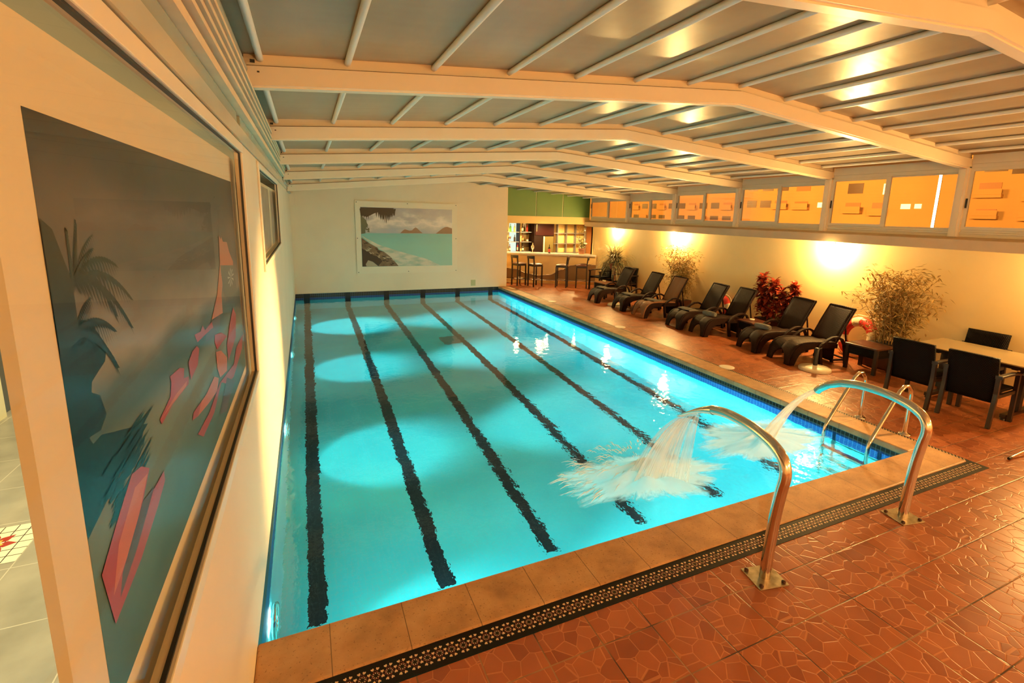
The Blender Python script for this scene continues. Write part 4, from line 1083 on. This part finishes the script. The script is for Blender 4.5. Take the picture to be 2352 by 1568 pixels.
b = MB(); b.box(8.12, 8.15, 13.93, 13.95, 1.74, 2.0); b.build('handle', M['chrome'], d)
b = MB(); b.box(8.49, 8.85, 13.95, 13.98, .9, 1.56); d = b.build('fridge_door', simple('olive_glass_door', (.11,.085,.03,1), .12), t)
b = MB(); b.box(8.44, 8.48, 13.94, 13.98, .9, 1.56); b.build('light_strip', M['cream'], d)
t = thing('glass_rack', 'steel grid rack with square openings before the yellow back wall of the bar', 'rack', (0,0,0))
for k, x in enumerate((8.90, 9.22, 9.61, 10.02, 10.47)):
    b = MB(); b.box(x-.018, x+.018, 14.30, 14.44, .0, 2.05); b.build('upright', M['bluegrey'], t)
for z in (1.27, 1.67, 2.02, .92):
    b = MB(); b.box(8.9, 10.47, 14.28, 14.44, z-.012, z+.012); b.build('board', M['bluegrey'], t)
b = MB(); b.box(10.49, 10.8, 14.40, 14.5, 0, 2.1)
struct(b.build('trim_20', simple('brown_panel', (.36,.16,.06,1), .5)), 'brown wall panel at the right end of the bar')

def bottle(label, x, y, z, h, col, lab=None, r=.036):
    t = thing('bottle', label, 'bottle', (x, y, z), 0, 'bottles in the bar')
    m = M.get(('b',)+col) or simple('bottle_glass', col, .12, spec=.6); M[('b',)+col] = m
    b = MB(); b.lathe([(r*.9,0),(r,.01),(r,h*.55),(r*.8,h*.66),(r*.36,h*.76),(r*.33,h*.93),(r*.42,h*.94),(r*.42,h),(.0001,h)], n=14); b.build('body', m, t)
    if lab:
        ml = M.get(('l',)+lab) or simple('bottle_label', lab, .5); M[('l',)+lab] = ml
        b = MB(); b.lathe([(r*1.02,h*.15),(r*1.03,h*.18),(r*1.03,h*.47),(r*1.02,h*.50)], n=14); b.build('paper_label', ml, t)
    return t
GR=(.12,.42,.06,1); CLR=(.55,.52,.22,1); OR=(.50,.09,.02,1); BK=(.02,.015,.012,1); RD=(.42,.03,.02,1); BR=(.10,.03,.012,1); WH=(.75,.7,.55,1); OL=(.6,.2,.06,1)
def bx(X): return 7.11 + (X-30)*.92/560
for X, z, h, c, l, s in ((100,1.71,.29,GR,None,'green bottle on the top bar shelf'), (60,1.71,.17,CLR,None,'short pale bottle at the left end of the top bar shelf'), (200,1.71,.28,CLR,None,'pale yellow bottle before the lit panel on the top bar shelf'), (322,1.71,.27,OR,None,'orange bottle right of the upright on the top bar shelf'), (395,1.71,.27,BK,WH,'black bottle with white label on the top bar shelf'), (505,1.71,.27,RD,None,'red bottle before the brown back on the top bar shelf'),
        (205,1.35,.25,BK,None,'black bottle before the lit panel on the middle bar shelf'), (310,1.35,.25,BR,OR,'dark bottle with orange label beside the upright on the middle bar shelf'), (402,1.35,.28,BR,OL,'brown bottle with pale orange label on the middle bar shelf'), (520,1.35,.15,BR,WH,'small brown bottle before the brown back on the middle bar shelf'), (345,1.35,.12,CLR,None,'short clear bottle between two brown ones on the middle bar shelf'),
        (90,.99,.26,BR,WH,'brown bottle with white label on the lowest bar shelf'), (412,.99,.24,BK,WH,'dark bottle with white label on the lowest bar shelf'), (285,.99,.30,RD,WH,'red bottle with white label on the lowest bar shelf')):
    bottle(s, bx(X), 14.28, z, h, c, l)
for X, z in ((95,1.35),(60,1.35)):
    b = MB(); b.lathe([(.03,0),(.03,.005),(.005,.01),(.005,.09),(.03,.12),(.035,.19)], (bx(X), 14.28, z), 14)
    tag(b.build('wine_glass', M['chrome']), 'stemmed glass at the left of the middle bar shelf' if X == 95 else 'stemmed glass at the left end of the middle bar shelf', 'glass', 'glasses on the bar shelf')
bottle('tall bottle with red and white label standing on the bar counter', 8.02, 12.62, 1.045, .30, BK, RD, .04)
t = thing('beer_tap', 'ornate chrome beer tap on the bar counter', 'beer tap', (7.52, 12.92, 1.045))
b = MB(); b.lathe([(.05,0),(.05,.012),(.014,.02),(.014,.09),(.03,.12),(.055,.17),(.055,.23),(.03,.27),(.012,.29),(.012,.34),(.0001,.345)], n=18); b.build('column', M['chrome'], t)
b = MB(); b.tube([(0,0,.2),(0,-.09,.21),(0,-.11,.16)], .010, 8); b.build('spigot', M['chrome'], t)
t = thing('potted_plant', 'yellow green leafy plant in a terracotta pot on the bar counter', 'plant', (9.02, 12.12, 1.045))
b = MB(); b.lathe([(.085,0),(.10,.02),(.115,.17),(.13,.17),(.13,.20),(.11,.20),(.105,.16),(.0001,.16)], n=22); b.build('pot', M['pot'], t)
b = MB(); b.lathe([(.15,-.0),(.155,.012),(.14,.012),(.0001,.005)], n=22); b.build('saucer', M['plastic'], t)
b = MB(); R_ = random.Random(9)
st = [[(0,0,.16),(-.05,.0,.45),(-.10,.02,.72),(-.08,0,.92)], [(0,0,.16),(-.09,0,.4),(-.20,0,.62)], [(0,0,.16),(.07,-.02,.3),(.15,-.02,.38)], [(0,0,.16),(-.02,-.05,.35),(-.14,-.06,.48)]]
for k in range(300):
    pth = R_.choice(st); i = R_.randrange(len(pth)-1); p = Vector(pth[i]).lerp(Vector(pth[i+1]), R_.random()) + Vector((R_.gauss(0,.045), R_.gauss(0,.04), R_.gauss(0,.045)))
    p.z = max(p.z, .19)
    an = R_.uniform(0, 2*PI); ln = R_.uniform(.05, .09); d = Vector((math.cos(an), math.sin(an), R_.uniform(-.4,.7))).normalized(); s = d.cross(Vector((0,0,1))).normalized()*ln*.38
    b.add([p, p+d*ln*.5+s, p+d*ln, p+d*ln*.5-s], [(0,1,2,3)])
b.build('leaves', M['barplant'], t)['kind'] = 'stuff'
b = MB()
for s_ in st: b.tube(s_, .005, 5)
b.build('stems', M['stem'], t)
t = thing('drinks_tap', 'tall chrome cross shaped dispenser beside the plant on the bar counter', 'beer tap', (9.16, 12.18, 1.045))
b = MB(); b.lathe([(.05,0),(.05,.015),(.02,.03),(.02,.75),(.035,.78),(.035,.92),(.0001,.93)], n=16); b.tube([(-.12,0,.52),(.08,0,.52)], .016, 10); b.tube([(-.12,0,.52),(-.13,-.02,.45)], .010, 8); b.build('column', M['chrome'], t)

# bar stools
def stool(label, x, y, rz):
    t = thing('bar_stool', label, 'bar stool', (x, y, 0), rz, 'dark bar stools at the counter')
    b = MB(); b.grid(lambda u, v: ((u-.5)*.36, (v-.5)*.37*(1-.06*(1-u)), .745+.035*(math.sin(u*PI)*math.sin(v*PI))**.5), 10, 10); b.box(-.18,.18,-.175,.175,.72,.746); b.build('seat', M['stoolseat'], t)
    b = MB(); b.box(-.17,.17,-.17,.17,.665,.72); b.build('apron', M['darkwood'], t)
    for sg in (-1, 1):
        b = MB(); b.band([(-.175,0),(-.168,.4),(-.165,.72),(-.195,.99)], .036, .038, sg*.155); b.build('leg', M['darkwood'], t)
        b = MB(); b.band([(.172,0),(.165,.7)], .036, .038, sg*.155); b.build('leg', M['darkwood'], t)
    b = MB(); b.grid(lambda u, v: (-.205-.035*math.sin(v*PI)+.018*0, (v-.5)*.40, .925+.10*u), 4, 10); b.build('top_rail', M['darkwood'], t, solid=.03)
    b = MB()
    b.tube([(-.17,-.155,.24),(.17,-.155,.24),(.17,.155,.24),(-.17,.155,.24)], .011, 8, closed=True); b.build('footrest', M['chrome'], t)
    return t
s0 = stool('dark bar stool at the left end of the counter next to the cream wall', 6.80, 12.42, .25)
for x, y, r, lb in ((7.24,12.06,.22,'second dark bar stool from the cream wall'), (8.00,11.60,2.5,'third dark bar stool from the cream wall'), (8.60,11.33,2.6,'dark bar stool at the right end of the row, nearest the armchairs')):
    c = copy_tree(s0); c.location = (x, y, 0); c.rotation_euler = (0,0,r); c['label'] = lb

# ================================================================== OUTSIDE
FX = 70.0; CAM = (.3519, -2.6436, 2.3381)
def far(y, z): k = (FX-CAM[0])/(24-CAM[0]); return CAM[1]+k*(y-CAM[1]), CAM[2]+k*(z-CAM[2])
facade = simple('apartment_render', (.62,.33,.11,1), .8, var=.12, vscale=.15)
t = thing('apartment_building', 'orange lit apartment block seen through the clerestory windows', 'building', (FX, 0, 0))
b = MB(); b.box(.02, 8, -40, 420, -20, 40); b.build('facade', facade, t)
pd = simple('dark_pane', (.10,.045,.015,1), .3); pm_ = simple('shuttered_pane', (.42,.17,.05,1), .5); pl_ = emit('lit_pane', (1,.75,.3,1), 3.0)
wins = [(18.76,18.09,4.04,4.26,0),(17.75,17.05,4.02,4.25,0),(16.79,16.1,4.0,4.24,0),(18.75,18.08,3.11,3.51,0),(17.83,17.11,3.11,3.5,0),(16.86,16.1,3.1,3.48,1),(15.62,14.82,3.95,4.35,1),(15.64,14.87,3.08,3.42,1),(14.08,13.83,4.0,4.21,2),(14.33,14.09,3.11,3.36,2),
        (12.87,12.16,3.75,4.22,0),(12.89,12.18,2.91,3.33,1),(11.27,10.96,3.68,4.15,2),(11.65,11.11,2.82,3.32,1),(10.44,10.06,3.04,3.25,2),(9.90,9.64,3.06,3.25,2),(7.77,7.09,3.54,4.02,1),(7.73,7.11,2.75,3.04,1),(6.87,6.2,4.3,4.7,0),(6.3,5.7,3.4,3.9,1),(6.3,5.7,2.7,3.0,1),(7.7,7.0,4.42,4.6,0),(5.2,4.5,3.5,4.0,0)]
for k in range(11):
    y = 19.9 + 1.02*k
    for z0, z1 in ((3.05,3.42),(4.0,4.25),(2.35,2.6)): wins.append((y+.68, y, z0, z1, 0 if (k*7+int(z0*3)) % 3 else 1))
for y1, y0, z0, z1, kd in wins:
    a, z_ = far(y0, z0); c, zt_ = far(y1, z1)
    b = MB(); b.box(-.02, .04, a, c, z_, zt_); b.build('window', [pd, pm_, pl_][kd], t)
    if kd == 1 and z0 < 3.6: 
        b = MB(); b.box(-.5, .0, a-.3, c+.3, z_-.25, z_+.1); b.box(-.55,-.5,a-.3,c+.3,z_+.1,z_+.7); b.build('balcony', facade, t)
t = thing('reflection_streak', 'glowing tube imitating a reflected light streak outside the clerestory window nearest the viewer', 'lamp', (16, 5.14, 0))  # reflected streak of light, built as a glowing tube
b = MB(); b.tube([(0,0,1.9),(0,0,3.9)], .03, 10); b.build('tube', emit('reflection_streak_glow', (1,.85,.45,1), 30), t)
b = MB(); b.tube([(0.06,0,-3),(0.06,0,3.9)], .02, 8); b.build('post', M['groove'], t)  # post added to carry the streak tube

# ================================================================== LAMPS
def light(kind, name, loc, energy, col, **kw):
    l = bpy.data.lights.new(name, kind); l.energy = energy; l.color = col
    for k, v in kw.items():
        if k != 'rot' and k != 'to': setattr(l, k, v)
    o = bpy.data.objects.new(name, l); COL.objects.link(o); o.location = loc
    if 'to' in kw: o.rotation_euler = (Vector(kw['to'])-Vector(loc)).to_track_quat('-Z', 'Y').to_euler()
    return o
WARM = (1, .57, .21); WARM2 = (1, .62, .21)
E_ = dict(wash=215, fill=205, pool=70, bar=95, corr=95)
glow = emit('lamp_glow', (1,.8,.45,1), 25)
for k, (y, e) in enumerate(((10.55, .55), (7.65, 1.0), (3.35, 1.5), (-.25, .9), (-3.2, 1.0))):
    lb = ['small wall lamp under the ledge nearest the bar', 'small wall lamp under the ledge over the bushy bamboo', 'small wall lamp under the ledge between the croton and the big bamboo', 'small wall lamp under the ledge over the dining table', 'small wall lamp under the ledge beyond the right edge'][k]
    t = thing('wall_lamp', lb, 'lamp', (9.27, y, 2.0), 0, 'lamps under the right ledge')
    b = MB(); b.lathe([(.045,-.035),(.05,-.03),(.05,0)], n=18); b.build('housing', M['plastic'], t)
    b = MB(); b.lathe([(.0001,-.036),(.042,-.036)], n=18); b.build('lens', glow, t)
    light('POINT', 'wall_lamp_light', (9.23, y, 1.90), E_['wash']*e, WARM2, shadow_soft_size=.05)
for k, (x, y, z) in enumerate(((4.7, -5.7, 2.25), (8.1, -5.7, 2.1), (1.3, -5.7, 2.3))):
    t = thing('wall_sconce', ['globe sconce on the wall behind the viewer, middle one', 'globe sconce on the wall behind the viewer, by the ledge', 'globe sconce on the wall behind the viewer, by the windows'][k], 'lamp', (x, y, z), 0, 'globe sconces behind the viewer')
    b = MB(); b.lathe([(.0001,-.11),(.06,-.09),(.10,-.04),(.11,0),(.10,.04),(.06,.09),(.0001,.11)], n=20); b.build('globe', glow, t)
    b = MB(); b.box(-.05, .05, -.30, -.10, -.05, .05); b.build('bracket', M['plastic'], t)
    light('POINT', 'sconce_light', (x, y+.35, z), E_['fill'], WARM, shadow_soft_size=.15)
POOLC = (.25, 1, 1)
for y in (.62, 3.62, 6.85, 10.0):
    light('SPOT', 'pool_lamp_light', (.06, y, -.55), E_['pool']*.26, POOLC, shadow_soft_size=.08, spot_size=math.radians(170), spot_blend=.5, to=(2, y, -1.1))
    light('SPOT', 'pool_lamp_light', (.06, y, -.55), E_['pool']*(14 if y > 9 else 6), POOLC, shadow_soft_size=.08, spot_size=math.radians(62), spot_blend=.9, to=(.95, y, -1.55))
    light('SPOT', 'pool_lamp_light', (.06, y, -.55), E_['pool']*45, POOLC, shadow_soft_size=.08, spot_size=math.radians(50), spot_blend=.9, to=(6, y, -.62))
for x in (1.6, 3.8, 5.4):
    light('SPOT', 'pool_lamp_light', (x, .06, -.55), E_['pool']*2.1, POOLC, shadow_soft_size=.08, spot_size=math.radians(110), spot_blend=.9, to=(x, .8, -1.5))
light('SPOT', 'added_beam', (9.12, 3.35, 1.93), 15000, WARM2, shadow_soft_size=.05, spot_size=math.radians(24), spot_blend=1, to=(0, 2.6, .55))  # added spot, stands in for lamp light reflected off the water
light('SPOT', 'added_beam', (9.12, -.25, 1.93), 1100, WARM2, shadow_soft_size=.05, spot_size=math.radians(42), spot_blend=1, to=(4.3, .95, 0))  # added spot, brightens the splash foam, jets and coping corner
for x_ in (7.1, 8.3, 9.5): light('SPOT', 'bar_light', (x_, 13.2, 2.07), E_['bar']*2.2, (1,.70,.26), shadow_soft_size=.04, spot_size=math.radians(165), spot_blend=.4, to=(x_, 13.35, 0))
light('POINT', 'bar_foot_light', (7.6, 12.3, 1.9), 12, (1,.62,.22), shadow_soft_size=.1)
for y in (-1.0, 2.0, 5.5): light('AREA', 'corridor_light', (-1.6, y, 2.9), E_['corr'], (1,.86,.55), shape='RECTANGLE', size=.6, size_y=.6, to=(-1.6, y, 0))
light('AREA', 'street_light', (38, 50, 10), 26000, (1,.50,.12), shape='RECTANGLE', size=14, size_y=8, to=(70, 55, 4))
for yy_ in (90, 135): light('AREA', 'street_light', (38, yy_, 10), 20000, (1,.48,.11), shape='RECTANGLE', size=14, size_y=8, to=(70, yy_+5, 4))
light('AREA', 'street_light', (38, 15, 10), 14000, (1,.55,.14), shape='RECTANGLE', size=14, size_y=8, to=(70, 20, 4))

w = bpy.data.worlds.new('night'); scene.world = w; w.use_nodes = True
bg = w.node_tree.nodes['Background']; bg.inputs[0].default_value = (.16,.07,.02,1); bg.inputs[1].default_value = .3

# ================================================================== CAMERA
Fpx, yaw, pitch, roll = 1121.6574, .4347, .1835, .0282
f = Vector((math.sin(yaw)*math.cos(pitch), math.cos(yaw)*math.cos(pitch), -math.sin(pitch)))
r0 = Vector((math.cos(yaw), -math.sin(yaw), 0)); u0 = r0.cross(f)
r = r0*math.cos(roll) + u0*math.sin(roll); u = -r0*math.sin(roll) + u0*math.cos(roll)
cam = bpy.data.cameras.new('camera'); co = bpy.data.objects.new('camera', cam); COL.objects.link(co)
co.matrix_world = Matrix(((r.x, u.x, -f.x, CAM[0]), (r.y, u.y, -f.y, CAM[1]), (r.z, u.z, -f.z, CAM[2]), (0,0,0,1)))
cam.sensor_fit = 'HORIZONTAL'; cam.sensor_width = 36; cam.lens = Fpx/2352*36
cam.shift_x = -47.1959/2352; cam.shift_y = -82.1775/2352
cam.clip_start = .02; cam.clip_end = 400
scene.camera = co
vs = scene.view_settings
vs.view_transform = 'Standard'; vs.look = 'None'; vs.gamma = 1; vs.use_curve_mapping = False; vs.exposure = 0
cy = scene.cycles
cy.max_bounces = 8; cy.diffuse_bounces = 4; cy.glossy_bounces = 4; cy.transmission_bounces = 6; cy.transparent_max_bounces = 16
cy.sample_clamp_indirect = 6; cy.use_denoising = True; cy.caustics_reflective = False; cy.caustics_refractive = True; cy.blur_glossy = .5
